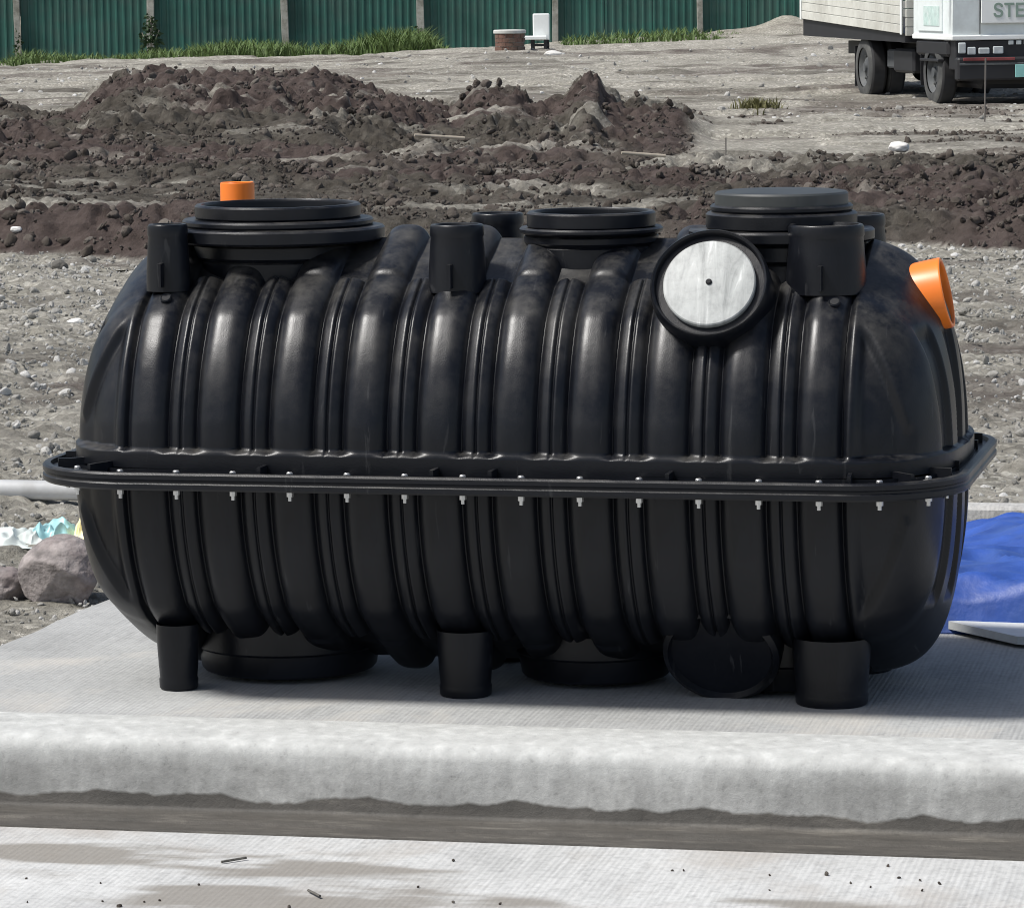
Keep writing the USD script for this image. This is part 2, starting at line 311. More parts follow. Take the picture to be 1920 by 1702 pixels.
simple('fence_post', (0.30, 0.295, 0.26), 0.85, var=0.3, scale=5, dirt=(0.09, 0.085, 0.06), dirt_amt=0.7, dirt_scale=4)
simple('brick_red', (0.115, 0.062, 0.045), 0.95, var=0.3, scale=9, bump=0.5, bscale=30, dirt=(0.10, 0.085, 0.065), dirt_amt=0.8)
simple('pale_concrete', (0.38, 0.385, 0.36), 0.9, var=0.2, scale=6)
simple('white_paint', (0.70, 0.72, 0.70), 0.5, var=0.05, scale=3, dirt=(0.5, 0.5, 0.46), dirt_amt=0.3, dirt_scale=2)
simple('truck_white', (0.66, 0.71, 0.70), 0.35, var=0.05, scale=2, dirt=(0.42, 0.44, 0.42), dirt_amt=0.5, dirt_scale=1.6)
simple('board_white', (0.50, 0.50, 0.45), 0.75, var=0.12, scale=3.5, dirt=(0.30, 0.29, 0.25), dirt_amt=0.6, dirt_scale=1.7)
simple('chassis_black', (0.008, 0.008, 0.0095), 0.6, var=0.3, scale=4)
simple('tyre', (0.04, 0.041, 0.04), 0.9, var=0.25, scale=5, dirt=(0.10, 0.10, 0.092), dirt_amt=0.8, dirt_scale=3)
simple('tread', (0.02, 0.02, 0.021), 0.9, var=0.3, scale=9)
simple('rim_grey', (0.065, 0.07, 0.073), 0.8, var=0.3, scale=4, dirt=(0.11, 0.11, 0.10), dirt_amt=0.6, dirt_scale=4)
simple('lamp_glass', (0.42, 0.45, 0.45), 0.2, var=0.2, scale=12)
simple('window_glass', (0.02, 0.025, 0.028), 0.08, var=0.1)
simple('red_strip', (0.16, 0.03, 0.03), 0.6, var=0.3)
simple('plate_teal', (0.22, 0.46, 0.43), 0.5, var=0.12, scale=8)
simple('letter_green', (0.20, 0.27, 0.225), 0.6, var=0.1)
simple('emblem_teal', (0.40, 0.52, 0.48), 0.6, var=0.25, scale=10, dirt=(0.6, 0.66, 0.64), dirt_amt=0.8, dirt_scale=9)
simple('steel_rod', (0.10, 0.09, 0.08), 0.7)
simple('stick_wood', (0.33, 0.29, 0.23), 0.9, var=0.35, scale=9)
def leafy(name, a, b, c):
    mat(name, {'g': ('geometry', {}), 'r': ('rgb_ramp', {'ramp': [(0.0, a), (0.5, b), (1.0, c)]}), 'p': ('principled_bsdf', {'roughness': 0.6, 'specular_ior_level': 0.3}),
               }, [('g.random_per_island', 'r.fac'), ('r.color', 'p.base_color')])
leafy('grass_blade', (0.07, 0.11, 0.028), (0.16, 0.20, 0.055), (0.29, 0.30, 0.12))
leafy('weed_leaf', (0.022, 0.045, 0.014), (0.05, 0.09, 0.025), (0.10, 0.15, 0.045))
leafy('dry_grass', (0.09, 0.085, 0.03), (0.16, 0.14, 0.05), (0.22, 0.19, 0.08))

# ------------------------------------------------------------------ terrain
def vh(u): return -50.0 - 0.012 * (u - 960)            # image row of the horizon at column u
rng = np.random.default_rng(7)
# outline of the earth heap's crest as surveyed from the photograph: (column, row) at 38 m
CREST = np.array([(-900, 190), (-300, 185), (0, 170), (50, 188), (72, 206), (150, 200), (205, 154), (250, 132), (350, 122), (600, 125), (660, 142), (740, 168), (790, 182), (860, 196), (905, 168), (985, 172),
                  (1010, 192), (1065, 172), (1092, 136), (1108, 128), (1128, 134), (1142, 176), (1185, 192), (1260, 186), (1330, 214), (1390, 246), (1440, 292), (1600, 300), (2600, 300)], float)
CX = (CREST[:, 0] - 960) / FOCAL_PX * 38.0
CZ = CAM_H - 0.10 - (CREST[:, 1] - vh(CREST[:, 0])) / FOCAL_PX * 38.0

def worley(x, y, cell, seed, r):
    """rounded clods: one bump per scattered point"""
    k = np.random.default_rng(seed)
    x0, x1, y0, y1 = x.min() - 1, x.max() + 1, y.min() - 1, y.max() + 1
    n = int((x1 - x0) * (y1 - y0) / cell**2)
    P = np.stack([k.uniform(x0, x1, n), k.uniform(y0, y1, n)], 1); h = k.uniform(0.3, 1.0, n)
    d, i = cKDTree(P).query(np.stack([x.ravel(), y.ravel()], 1), distance_upper_bound=r * 1.2)
    i = np.minimum(i, n - 1)
    return (np.sqrt(np.clip(1 - (d / (r * (0.55 + 0.45 * h[i])))**2, 0, 1)) * h[i]).reshape(x.shape)

def heap_parts(x, y):
    wob = 1.2 * (FBM(np.stack([x * 0.35, y * 0.2, x * 0 + 3.1], -1), 3, 11) - 0.5)
    yy = y + wob
    crest = np.interp(x * 38.0 / np.clip(y, 30, 46), CX, CZ)
    rise = sm((yy - 31.3) / (38.0 - 31.3))
    fall = 1 - sm((yy - 38.8) / 3.4)
    heap = np.clip(crest, 0, 3) * np.minimum(rise, fall)
    px = 960 + x / y * FOCAL_PX                                     # where the front bank ends on the far side
    front_end = np.interp(x, [-7, -1.5, -.8, .3, 1.2, 2.0, 2.6, 6], [33, 33, 27.6, 30.5, 27.8, 29.2, 28.6, 28.2])
    f_edge = 21.85 + 1.7 * (FBM(np.stack([x * 1.1, y * 0 + 1.7, y * 0], -1), 5, 5) - 0.5)
    front = sm((y - f_edge) / 0.55) * (1 - sm((y - front_end + wob) / 1.8))
    fz = front * (0.10 + 0.13 * FBM(np.stack([x * .6, y * .45, y * 0 + 9], -1), 3, 21))
    heap_mask = sm(np.minimum(rise, fall) * 7) * sm((crest - 0.03) / 0.12)
    return heap, heap_mask, front, fz

def height(x, y, fine=True):
    p = np.stack([x, y, np.zeros_like(x)], -1)
    ka = (x - K0[0]) * KX[0] + (y - K0[1]) * KX[1]; kb = (x - K0[0]) * KD[0] + (y - K0[1]) * KD[1]
    z = -0.035 + 0.05 * (FBM(p * 0.9, 4, 1) - 0.5)
    z = z + (y > 30) * sm((y - 42) / 12) * 0.16 * (FBM(p * [0.35, 0.22, 1], 4, 2) - 0.5)
    tilt = sm((y - 45) / 40) * (0.06 + 0.027 * x * np.clip(y / 80, 0, 1.2))
    z = z + np.clip(tilt, -1.0, 1.5)
    # grey gravel mound in front of the fence, right of centre
    z = z + 0.42 * np.exp(-(((x - 5.75) / 0.62)**2 + ((y - 83) / 2.2)**2)) + 0.16 * np.exp(-(((x - 4.6) / 0.8)**2 + ((y - 83) / 2)**2))
    heap, hm, front, fz = heap_parts(x, y)
    soil = np.maximum(hm, sm(front / 0.12))
    # dark drifts and tracks on the flat ground behind and between
    drift = FBM(p * [0.5, 0.35, 1] + 40, 4, 31)
    stripe = FBM(p * [0.25, 1.1, 1] + 11, 4, 37)
    zone = sm((y - 30) / 3) * (1 - sm((y - 62) / 8))
    soil = np.maximum(soil, 0.55 * zone * sm((drift - 0.5) / 0.12))
    soil = np.maximum(soil, 0.6 * sm((y - 30) / 4) * sm((stripe - 0.53) / 0.06) * (1 - sm((y - 78) / 6)))
    soil = np.maximum(soil, 0.5 * (1 - sm((y - 23) / 2)) * sm((y - 12) / 3) * sm((FBM(p * 1.3 + 5, 4, 39) - 0.54) / 0.08))
    dry = FBM(p * [0.7, 1.8, 1] + 21, 4, 47)
    soil = soil * (1 - 0.5 * sm((dry - 0.56) / 0.06) * (y > 23.2))
    edge = FBM(p * 3.0 + 2, 3, 41)
    soil = np.clip(soil + (edge - 0.5) * 0.9 * soil * (1 - soil) * 4, 0, 1)
    red = sm((FBM(p * [0.45, 0.4, 1] + 8, 3, 43) - 0.47) / 0.10)
    z = z + heap + fz
    if fine:
        rough = np.maximum(hm, 0.62 * front)
        m = (y > 20) & (y < 46)
        c = np.zeros_like(z)
        if m.any():
            xs, ys = x[m], y[m]
            pm = np.stack([xs, ys, xs * 0], -1)
            wx_, wy_ = xs + 0.11 * (FBM(pm * 9, 3, 71) - .5), ys + 0.11 * (FBM(pm * 9 + 7, 3, 72) - .5)
            c1 = worley(wx_, wy_, 0.34, 3, 0.24) * 0.08 + worley(wx_, wy_, 0.15, 4, 0.12) * 0.055 + worley(wx_, wy_, 0.07, 5, 0.06) * 0.045
            c1 = c1 + 0.24 * (FBM(pm * [1.7, 1.1, 1], 7, 6) - 0.5) + 0.10 * (FBM(pm * [9, 7, 1], 3, 74) - 0.5) - 0.10 * np.clip(1 - np.abs(2 * FBM(pm * [3.2, 2.2, 1] + 4, 3, 73) - 1) * 5, 0, 1)
            c[m] = c1 * (0.35 + 0.65 * sm((FBM(pm * 0.55 + 3, 3, 8) - 0.32) / 0.2))
        z = z + c * rough
        near = (y < 24)
        if near.any():
            xs, ys = x[near], y[near]
            pm = np.stack([xs, ys, xs * 0], -1)
            g = worley(xs, ys, 0.06, 13, 0.045) * 0.018 + worley(xs, ys, 0.22, 14, 0.09) * 0.03 * (FBM(pm * 1.1, 3, 15) > 0.5) + 0.035 * (FBM(pm * [2.0, 1.2, 1], 4, 16) - 0.5)
            zz = z[near]; zz = zz + g * (1 - rough[near]); z[near] = zz
        far = (y >= 24)
        pm = np.stack([x, y, x * 0], -1)[far]
        zz = z[far]; z[far] = zz + (1 - rough[far]) * 0.085 * (FBM(pm * [1.5, 1.2, 1], 5, 17) - 0.5) + (1 - rough[far]) * 0.05 * sm((FBM(pm * [0.5, 1.6, 1], 3, 18) - 0.5) / 0.1)
    # level under the slab and beam, cut away under the kerb and the road
    under = (ka > -1.55) & (kb < 3.45)
    e_left = ka - (-1.41 + 0.06 * kb)
    on = sm((e_left + 0.12) / 0.12) * (1 - sm((kb - 3.45) / 0.12))
    z = mixf(z, np.minimum(z, -0.012), 1 - sm((np.maximum(-e_left, kb - 3.45) - 0.1) / 0.6))
    z = mixf(z, -0.10, sm((e_left - 0.01) / 0.03) * (1 - sm((kb - 3.40) / 0.03)))
    z = mixf(z, -0.30, 1 - sm((kb - 0.04) / 0.03))
    return z, soil, red

def terrain(rows, nc, seed):
    half = 2.2 + 0.105 * rows
    t = np.linspace(-1, 1, nc)
    outer = np.array([1.15, 1.5, 2.2, 3.5, 6, 12, 25, 60])
    t = np.concatenate([-outer[::-1], t, outer])
    y = np.repeat(rows[:, None], len(t), 1)
    x = t[None] * half[:, None]
    z, s, r = height(x, y)
    return (np.stack([x, y, z], -1).reshape(-1, 3), grid_faces(len(rows), len(t))[:, ::1]), s.ravel(), r.ravel()

def add_ground(name, rows, nc, label, seed):
    (v, f), s, r = terrain(rows, nc, seed)
    obj(name, (v, f), 'site_ground', smooth=True, label=label, category='ground', kind='structure', attrs={'soil': s, 'red': r})
R1 = np.concatenate([np.arange(2.0, 7.4, 0.6), np.arange(7.4, 21.0, 0.032)])
R2 = np.concatenate([np.arange(21.0, 43.0, 0.034)])
R3 = np.concatenate([np.arange(43.0, 60, 0.10), np.arange(60, 100, 0.25), np.geomspace(100, 900, 30)])
add_ground('gravel_ground', np.append(R1, R2[0]), 330, 'grey gravelly dirt ground strewn with rubble behind the black tank', 1)
add_ground('soil_bank', np.append(R2, R3[0]), 400, 'dark brown clumpy banks of turned earth across the site behind the tank', 2)
add_ground('dirt_field', R3, 300, 'pale grey flattened dirt stretching from the earth banks to the green fence', 3)

def hz(x, y):
    z, _, _ = height(np.array([[float(x)]]), np.array([[float(y)]]), fine=False); return float(z[0, 0])

# ------------------------------------------------------------------ road, kerb, slab, far edging
def kplane(a0, a1, b0, b1, z, na=2, nb=2, wave=0.0, seed=0):
    a, b = np.meshgrid(np.linspace(a0, a1, na), np.linspace(b0, b1, nb), indexing='ij')
    P = K0 + a[..., None] * KX + b[..., None] * KD
    zz = np.full(a.shape, z) + wave * (FBM(np.stack([a * 1.2, b * 1.2, a * 0], -1), 3, seed) - 0.5)
    return np.dstack([P, zz]).reshape(-1, 3), grid_faces(na, nb)[:, ::-1]
ra = np.concatenate([[-60, -20, -8, -4], np.linspace(-2.5, 2.5, 240), [4, 8, 20, 60]]); rb = np.concatenate([[-30, -12, -6, -3, -2], np.linspace(-1.4, -0.385, 110)])
RA, RB = np.meshgrid(ra, rb, indexing='ij')
RP = K0 + RA[..., None] * KX + RB[..., None] * KD
q = np.stack([RA, RB, RA * 0], -1)
mud = 0.25 + 0.95 * np.exp(-(((RA + 0.62) / 0.55)**2 + ((RB + 0.62) / 0.11)**2)) + 0.8 * np.exp(-(((RA + 0.2) / 0.5)**2 + ((RB + 0.92) / 0.14)**2)) + 0.5 * np.exp(-(((RA - 0.75) / 0.3)**2 + ((RB + 0.85) / 0.10)**2))
mud = sm((mud * (0.0 + 2.0 * FBM(q * [5.0, 14.0, 1], 7, 91)) - 0.48) / 0.42)
rz_ = -0.150 + 0.003 * (FBM(q * 3, 3, 92) - 0.5) * (RB < -0.40)
obj('road', (np.dstack([RP, rz_]).reshape(-1, 3), grid_faces(len(ra), len(rb))[:, ::-1]), 'road_concrete', smooth=True, attrs={'mud': mud.ravel()}, kind='structure', label='pale broom-finished concrete road in the foreground with brown mud stains', category='road')

prof = np.array([(0.0, -0.02), (0.0, -0.001), (0.006, 0.004), (0.06, 0.004), (0.14, 0.001), (0.178, -0.003), (0.196, -0.009), (0.207, -0.018), (0.214, -0.032), (0.219, -0.06), (0.226, -0.1), (0.232, -0.132), (0.240, -0.141), (0.262, -0.144),
                 (0.30, -0.146), (0.302, -0.151), (0.372, -0.1525), (0.380, -0.1535), (0.386, -0.1465), (0.392, -0.1465), (0.393, -0.17)])
al = np.concatenate([np.linspace(-50, -2.2, 30), np.linspace(-2.1, 2.3, 260), np.linspace(2.4, 50, 30)])
KA, KS = np.meshgrid(al, prof[:, 0], indexing='ij'); KZ = np.repeat(prof[None, :, 1], len(al), 0)
bul = 0.012 * (FBM(np.stack([KA * 3, KS * 3, KZ * 9], -1), 3, 61) - 0.5) * ((KS > 0.05) & (KS < 0.27))
KP = K0 + KA[..., None] * KX - (KS + bul * (KZ < -0.01))[..., None] * KD
kv = np.dstack([KP, KZ + bul * 0.6]).reshape(-1, 3)
pale = np.repeat(np.interp(prof[:, 1], [-0.07, -0.03, 0.0], [0.0, 0.55, 1.0])[None], len(al), 0).ravel()
obj('kerb', (kv, grid_faces(len(al), len(prof))[:, ::-1]), 'kerb_concrete', smooth=True, kind='structure', label='rounded concrete kerb with a damp dark gutter strip along its foot', category='kerb', attrs={'pale': pale})

# slab: top sheet with a worn edge
sa = np.linspace(0, 1, 120); sb = np.linspace(0, 3.12, 90)
A, B = np.meshgrid(sa, sb, indexing='ij')
left = -1.41 + 0.06 * B + 0.012 * (N3(np.stack([B * 6, B * 0, B * 0], -1), 3) - 0.5)
AA = left + (9.0 - left) * A**2.2
P = K0 + AA[..., None] * KX + B[..., None] * KD
Z = 0.0 + 0.004 * (FBM(np.stack([AA * 2, B * 2, AA * 0], -1), 3, 9) - 0.5) * (B > 0.05)
top = np.dstack([P, Z])
skirt = top[0].copy(); skirt[:, 2] = -0.12
vv = np.concatenate([top.reshape(-1, 3), skirt]); n0 = len(sa) * len(sb); nb = len(sb)
ff = grid_faces(len(sa), nb)[:, ::-1]
i = np.arange(nb - 1)
sk = np.vstack([np.stack([i, i + 1, n0 + i + 1], 1), np.stack([i, n0 + i + 1, n0 + i], 1)])
obj('concrete_slab', (vv, np.vstack([ff, sk])), 'slab_concrete', smooth=30, kind='structure', label='grey broomed concrete driveway slab carrying the black tank', category='slab')
# far edging, right of the tank, behind the tarpaulin
bx = rbox(-0.1, 9, 3.125, 3.22, -0.1, 0.040, 0.010)
v = np.array(bx.vertices); v = np.column_stack([K0[0] + v[:, 0] * KX[0] + v[:, 1] * KD[0], K0[1] + v[:, 0] * KX[1] + v[:, 1] * KD[1], v[:, 2]])
obj('concrete_edging', (v, bx.faces), 'edge_concrete', kind='structure', label='low grey concrete edging along the back of the slab beside the blue tarpaulin', category='edging')

# ------------------------------------------------------------------ septic tank
TX, TY, T_YAW = -0.1005, 8.030, -0.2186
tank = thing('septic_tank', 'large black ribbed plastic tank standing on short feet on the grey concrete slab', 'tank', (TX, TY, 0), T_YAW)
ZF, AC, BC = 0.492, 0.031, 0.455        # flange height, plan centre
LA, LB, LZ = 0.943, 0.420, 0.475        # half sizes of the body
EN, EA = 2.6, 9.0
# section of the moulding: steep wall, crease, rounded back (height above the flange, distance in from the wall)
SECT = np.array([(0, 0), (.05, .001), (.09, .005), (.13, .014), (.17, .026), (.21, .042), (.25, .063), (.285, .086), (.312, .106), (.338, .136), (.368, .182), (.398, .238), (.428, .302), (.455, .362), (.470, .400), (.475, .420)])
C0, PER = -0.688, 0.1565                # first wide hoop, hoop pitch

def body(upper):
    EA = 10.5 if upper else 15.0          # the lower half is squarer at its ends
    t_mid = np.linspace(-0.82, 0.82, 760)
    s_end = (1 - 0.82**EA)**(1 / EN)
    s = s_end * (1 - np.linspace(0, 1, 90)[1:]**1.3)
    t_end = (1 - np.clip(s, 0, 1)**EN)**(1 / EA)
    t = np.concatenate([-t_end[::-1], t_mid, t_end])
    sc = np.clip(1 - np.abs(t)**EA, 0, 1)**(1 / EN)
    sc[0] = sc[-1] = 1e-4
    ph = np.linspace(0, np.pi, 301)
    cs, sn = np.cos(ph), np.sin(ph)
    tq = np.linspace(0, 1, 160); tp = np.concatenate([[0], np.cumsum(np.hypot(*np.diff(SECT, axis=0).T))]); tp /= tp[-1]
    hz_, hb = PchipInterpolator(tp, SECT[:, 0])(tq), PchipInterpolator(tp, SECT[:, 1])(tq)
    bb = np.concatenate([hb - LB, (LB - hb)[::-1][1:]]); zz = np.concatenate([hz_, hz_[::-1][1:]])
    # resample evenly by arc length
    arc = np.concatenate([[0], np.cumsum(np.hypot(np.diff(bb), np.diff(zz)))]); q = np.linspace(0, arc[-1], 300)
    bb, zz = np.interp(q, arc, bb), np.interp(q, arc, zz)
    a = AC + np.repeat((t * LA)[:, None], len(bb), 1)
    b = BC + sc[:, None] * bb[None]; z = sc[:, None] * zz[None]
    P = np.stack([a, b, z], -1)
    Nn = np.cross(np.gradient(P, axis=0), np.gradient(P, axis=1))
    L = np.linalg.norm(Nn, axis=-1, keepdims=True); Nn = Nn / np.maximum(L, 1e-12)
    flip = np.sign(np.sum(Nn * (P - [AC, BC, 0]), -1, keepdims=True)); Nn = Nn * np.where(flip == 0, 1, flip)
    # hoops
    u = (a - C0) / PER; k = np.round(u); f = u - k; af = np.abs(f); g = 0.5 - af
    inside = ((a > C0 - 0.27 * PER) & (a < C0 + 9.27 * PER))
    wide = np.clip(1 - np.abs(f / 0.300)**3.2, 0, 1)**0.85; narrow = np.clip(1 - np.abs(g / 0.203)**3.0, 0, 1)**0.9
    D = -0.027 + 0.027 * wide + 0.018 * narrow
    D = D - 0.0065 * np.exp(-(g / 0.016)**2) + 0.001 * np.exp(-((g - 0.05) / 0.025)**2)
    D = D - 0.03 * np.clip(z - 0.312, 0, 0.08) * wide
    wide_top = np.clip(1 - np.abs(f / 0.29)**2.8, 0, 1)**0.7
    Dtop = -0.023 + 0.027 * wide_top - 0.004 * np.abs(np.sin((b - BC) * 26)) * (1 - wide_top)
    D = mixf(D, Dtop, sm((z - 0.388) / 0.008) * 1.0)
    # ends: raised shoulder that sweeps down, recessed panel below it, ribbed end wall
    e = np.where(a > AC, a - (C0 + 9.27 * PER), (C0 - 0.27 * PER) - a)
    curve = 0.325 - 0.22 * np.clip(e / 0.13, 0, 1)**1.8
    panel = sm((curve - z) / 0.03) * sm((e - 0.018) / 0.03) * sm(np.abs(b - BC) / 0.05 - 4.6)
    panel = panel * sm((0.15 - e) / 0.04)
    De = -0.004 * np.ones_like(a) - 0.018 * panel
    wall = 1 - sm((np.abs(b - BC) - 0.21) / 0.05)
    De = De - wall * (0.004 + 0.012 * sm((np.abs(((b - BC) / 0.13) - np.round((b - BC) / 0.13)) - 0.2) / 0.08) * sm((0.30 - z) / 0.04))
    De = De - 0.010 * np.exp(-((z - 0.395) / 0.012)**2) * (1 - wall)
    w = sm((e + 0.0) / 0.018)
    D = np.where(inside, D, mixf(np.minimum(D, 0.0), De, w))
    D = mixf(D, 0.004, sm((0.040 - z) / 0.006))
    D = D + 0.0012 * (FBM(P * 7.0, 2, 77 if upper else 78) - 0.5) * 2
    V = P + Nn * D[..., None]
    V[..., 2] = ZF + np.maximum(V[..., 2], 0) * (1 if upper else -1)
    F = grid_faces(V.shape[0], V.shape[1])
    V2 = V.reshape(-1, 3)
    m = trimesh.Trimesh(V2, F, process=False)
    c = np.cross(V2[F[:, 1]] - V2[F[:, 0]], V2[F[:, 2]] - V2[F[:, 0]])
    out = np.sum(c * (V2[F[:, 0]] - [AC, BC, ZF]))
    return V2, (F if out > 0 else F[:, ::-1])
obj('upper_shell', body(True), 'black_plastic', tank, smooth=True)
obj('lower_shell', body(False), 'black_plastic', tank, smooth=True)

# flange: rounded rectangle ring swept from a profile (outward offset, height)
FL, FW, FR = 0.975, 0.505, 0.235
def ring(off, n_corner=18, step=0.06):
    """outline points of the flange's outer edge moved outwards by off, with normals"""
    pts = []
    L, W, R = FL, FW, FR
    for cx, cy, a0 in ((L - R, W - R, 0), (-(L - R), W - R, 90), (-(L - R), -(W - R), 180), (L - R, -(W - R), 270)):
        for th in np.radians(a0 + np.linspace(0, 90, n_corner)):
            pts.append((cx + (R + off) * math.cos(th), cy + (R + off) * math.sin(th)))
    return np.array(pts)
fprof = [(-0.16, -0.010), (-0.085, -0.008), (-0.020, -0.008), (-0.017, 0.001), (-0.004, 0.001), (0.0, -0.003), (0.0, -0.012), (-0.003, -0.015), (-0.003, -0.019), (0.0, -0.022), (0.0, -0.031), (-0.004, -0.035), (-0.022, -0.035), (-0.16, -0.033)]
rings = [np.column_stack([ring(o), np.full(72, ZF + h)]) for o, h in fprof]
V = np.concatenate(rings) + [AC, BC, 0]
F = grid_faces(len(fprof), 72, wrap=True)[:, ::-1]
fl = [trimesh.Trimesh(V, F, process=False)]
def bolt_pts():
    """bolt places at an even pitch along the flange's bolt line"""
    P = ring(-0.05); P = np.vstack([P, P[:1]])
    s = np.concatenate([[0], np.cumsum(np.linalg.norm(np.diff(P, axis=0), axis=1))])
    k = np.argmin(np.abs(P[:, 1] + FW - 0.05) + np.abs(P[:, 0] - (0.0 - AC)) * 0)     # a point on the front side
    n = int(round(s[-1] / 0.1207)); d = s[-1] / n
    # phase so that one bolt falls at a = 0 on the front
    i = [j for j in range(len(P) - 1) if P[j, 1] < -(FW - 0.06) and P[j + 1, 1] < -(FW - 0.06) and (P[j, 0] + AC) * (P[j + 1, 0] + AC) <= 0][0]
    s0 = s[i] + (abs(P[i, 0] + AC))
    q = (s0 + d * np.arange(n)) % s[-1]
    X = np.column_stack([np.interp(q, s, P[:, 0]), np.interp(q, s, P[:, 1])])
    q2 = (q + d / 2) % s[-1]
    Y = np.column_stack([np.interp(q2, s, P[:, 0]), np.interp(q2, s, P[:, 1])])
    return X + [AC, BC], Y + [AC, BC]
BP, GP = bolt_pts()
for j, (gx, gy) in enumerate(GP):                                            # little webs between body and lip
    d = np.array([gx - AC, gy - BC]); d = np.array([math.copysign(max(abs(d[0]) - (FL - FR), 0), d[0]), math.copysign(max(abs(d[1]) - (FW - FR), 0), d[1])]); d /= np.linalg.norm(d)
    if abs(d[0]) < 0.15 and j % 3: continue
    w = box(-0.10, 0.02, -0.004, 0.004, -0.010, 0.012)
    w.apply_transform(trimesh.transformations.rotation_matrix(math.atan2(d[1], d[0]), [0, 0, 1])); w.apply_translation([gx, gy, ZF]); fl.append(w)
obj('flange', cat(fl), 'black_plastic', tank, smooth=35)
for (x, y) in BP:
    hx = cat([lathe([(0, 0.0185), (0.005, 0.018), (0.007, 0.016), (0.007, 0.0105), (0.0105, 0.010), (0.0105, 0.0)], 8, (x, y, ZF - 0.016)),
              lathe([(0.0075, -0.0195), (0.0075, -0.029), (0.0042, -0.0295), (0.0042, -0.038), (0, -0.039)], 8, (x, y, ZF - 0.02))])
    obj('bolt', hx, 'bolt_steel', tank, smooth=40)

# pedestals on top, feet below (the two halves are the same moulding)
PED = [(-0.645, 0.042, 0.046, 0.19), (-0.030, 0.056, 0.060, 0.20), (0.727, 0.077, 0.082, 0.20)]
def front_b(zr):
    return float(BC - LB + np.interp(zr, SECT[:, 0], SECT[:, 1]))
def pedestal(a, b, r0, r1, up):
    zt = 0.984
    pr = [(0, zt - 0.006), (r0 - 0.012, zt - 0.006), (r0 - 0.010, zt), (r0 - 0.003, zt), (r0, zt - 0.004), (r0 + 0.001, zt - 0.022), (r0 - 0.001, zt - 0.026), (r0 + 0.001, zt - 0.05), (r1, zt - 0.10), (r1 + 0.001, zt - 0.14)]
    if not up: pr = [(r, 2 * ZF - z) for r, z in pr]
    return lathe(pr, 40, (a, b, 0))
for a, r0, r1, bo in PED:
    bf = front_b(0.384) + r1 - 0.045
    a = a + (-0.223 + 0.12 * a) * (bf - 0.10)
    for b in (bf, 2 * BC - bf):
        obj('pedestal', pedestal(a, b, r0, r1, True), 'black_plastic', tank, smooth=35)
        obj('foot', pedestal(a + 0.014, b - 0.035 if b < BC else b + 0.035, r0 * 0.97, r1 * 0.97, False), 'black_plastic', tank, smooth=35)
        s = -1 if b < BC else 1
        fin = box(a - 0.004, a + 0.004, min(b, b + s * (r1 + 0.022)), max(b, b + s * (r1 + 0.022)), 0.855, 0.905)
        obj('fin', fin, 'black_plastic', tank)

def manhole(a, b, bands, cover):
    """bands: (radius, z0, z1) from the bottom up; cover 'open' leaves a rim with a dark well"""
    pr = []
    for r, z0, z1 in bands:
        pr += [(r - 0.004, z0), (r, z0 + 0.004), (r, z1 - 0.004), (r - 0.004, z1)]
    rt, zt = bands[-1][0], bands[-1][2]
    if cover == 'open':
        pr += [(rt - 0.014, zt), (rt - 0.018, zt - 0.006), (rt - 0.022, zt - 0.09), (0, zt - 0.10)]
    else:
        pr += [(rt - 0.02, zt + 0.002), (0, zt + 0.004)]
    return lathe(pr, 72, (a, b, 0))
obj('manhole_neck', manhole(-0.505, 0.45, [(0.178, 0.80, 0.90), (0.184, 0.903, 0.934), (0.229, 0.938, 0.968), (0.205, 0.97, 0.985), (0.178, 0.986, 1.016)], 'open'), 'black_plastic', tank, smooth=35)
obj('manhole_neck', manhole(0.178, 0.46, [(0.138, 0.84, 0.93), (0.142, 0.933, 0.952), (0.152, 0.955, 0.968), (0.136, 0.966, 1.000)], 'open'), 'black_plastic', tank, smooth=35)
obj('manhole_neck', manhole(0.585, 0.45, [(0.172, 0.80, 0.90), (0.180, 0.903, 0.938), (0.194, 0.941, 0.966), (0.158, 0.966, 1.000), (0.149, 1.002, 1.016)], 'open'), 'black_plastic', tank, smooth=35)
obj('manhole_cover', manhole(0.585, 0.45, [(0.139, 1.0, 1.042)], 'closed'), 'dusty_plastic', tank, smooth=35)
# bottom mirror of the big neck, seen as a dark boss low on the left
for ba, bb_, br in ((-0.50, 0.46, 0.205), (0.178, 0.47, 0.175), (0.585, 0.47, 0.19)):
    obj('lower_boss', lathe([(0, 0.012), (br - 0.02, 0.012), (br - 0.015, 0.018), (br - 0.008, 0.06), (br, 0.066), (br + 0.004, 0.22)], 64, (ba, bb_, 0)), 'black_plastic', tank, smooth=35)

# round side port with its pale blank plate
PC = np.array([0.484, 0.140, 0.874]); el = math.radians(30)
ax = np.array([0.0, -math.cos(el), math.sin(el)])
def along(c, d): return tuple(c + ax * d)
obj('side_port', lathe([(0.124, 0.0), (0.123, 0.21), (0.121, 0.230), (0.117, 0.236), (0.113, 0.233), (0.110, 0.220), (0, 0.220)], 72, along(PC, -0.232), along(PC, 0.768)), 'black_plastic', tank, smooth=35)
pl = lathe([(0.0945, -0.014), (0.0945, -0.001), (0.092, 0.0015), (0.05, 0.0034), (0.005, 0.0045), (0.004, -0.004), (0, -0.004)], 72, along(PC, 0), along(PC, 1))
obj('blank_plate', pl, 'white_plate', tank, smooth=30)
obj('rivet', lathe([(0.0065, 0.0), (0.0065, 0.0065), (0.004, 0.009), (0, 0.009)], 12, along(PC, 0), along(PC, 1)), 'dark_hole', tank, smooth=35)
PC2 = np.array([0.490, 0.215, 2 * ZF - 0.890]); ax = np.array([0.0, -math.cos(el), -math.sin(el)])
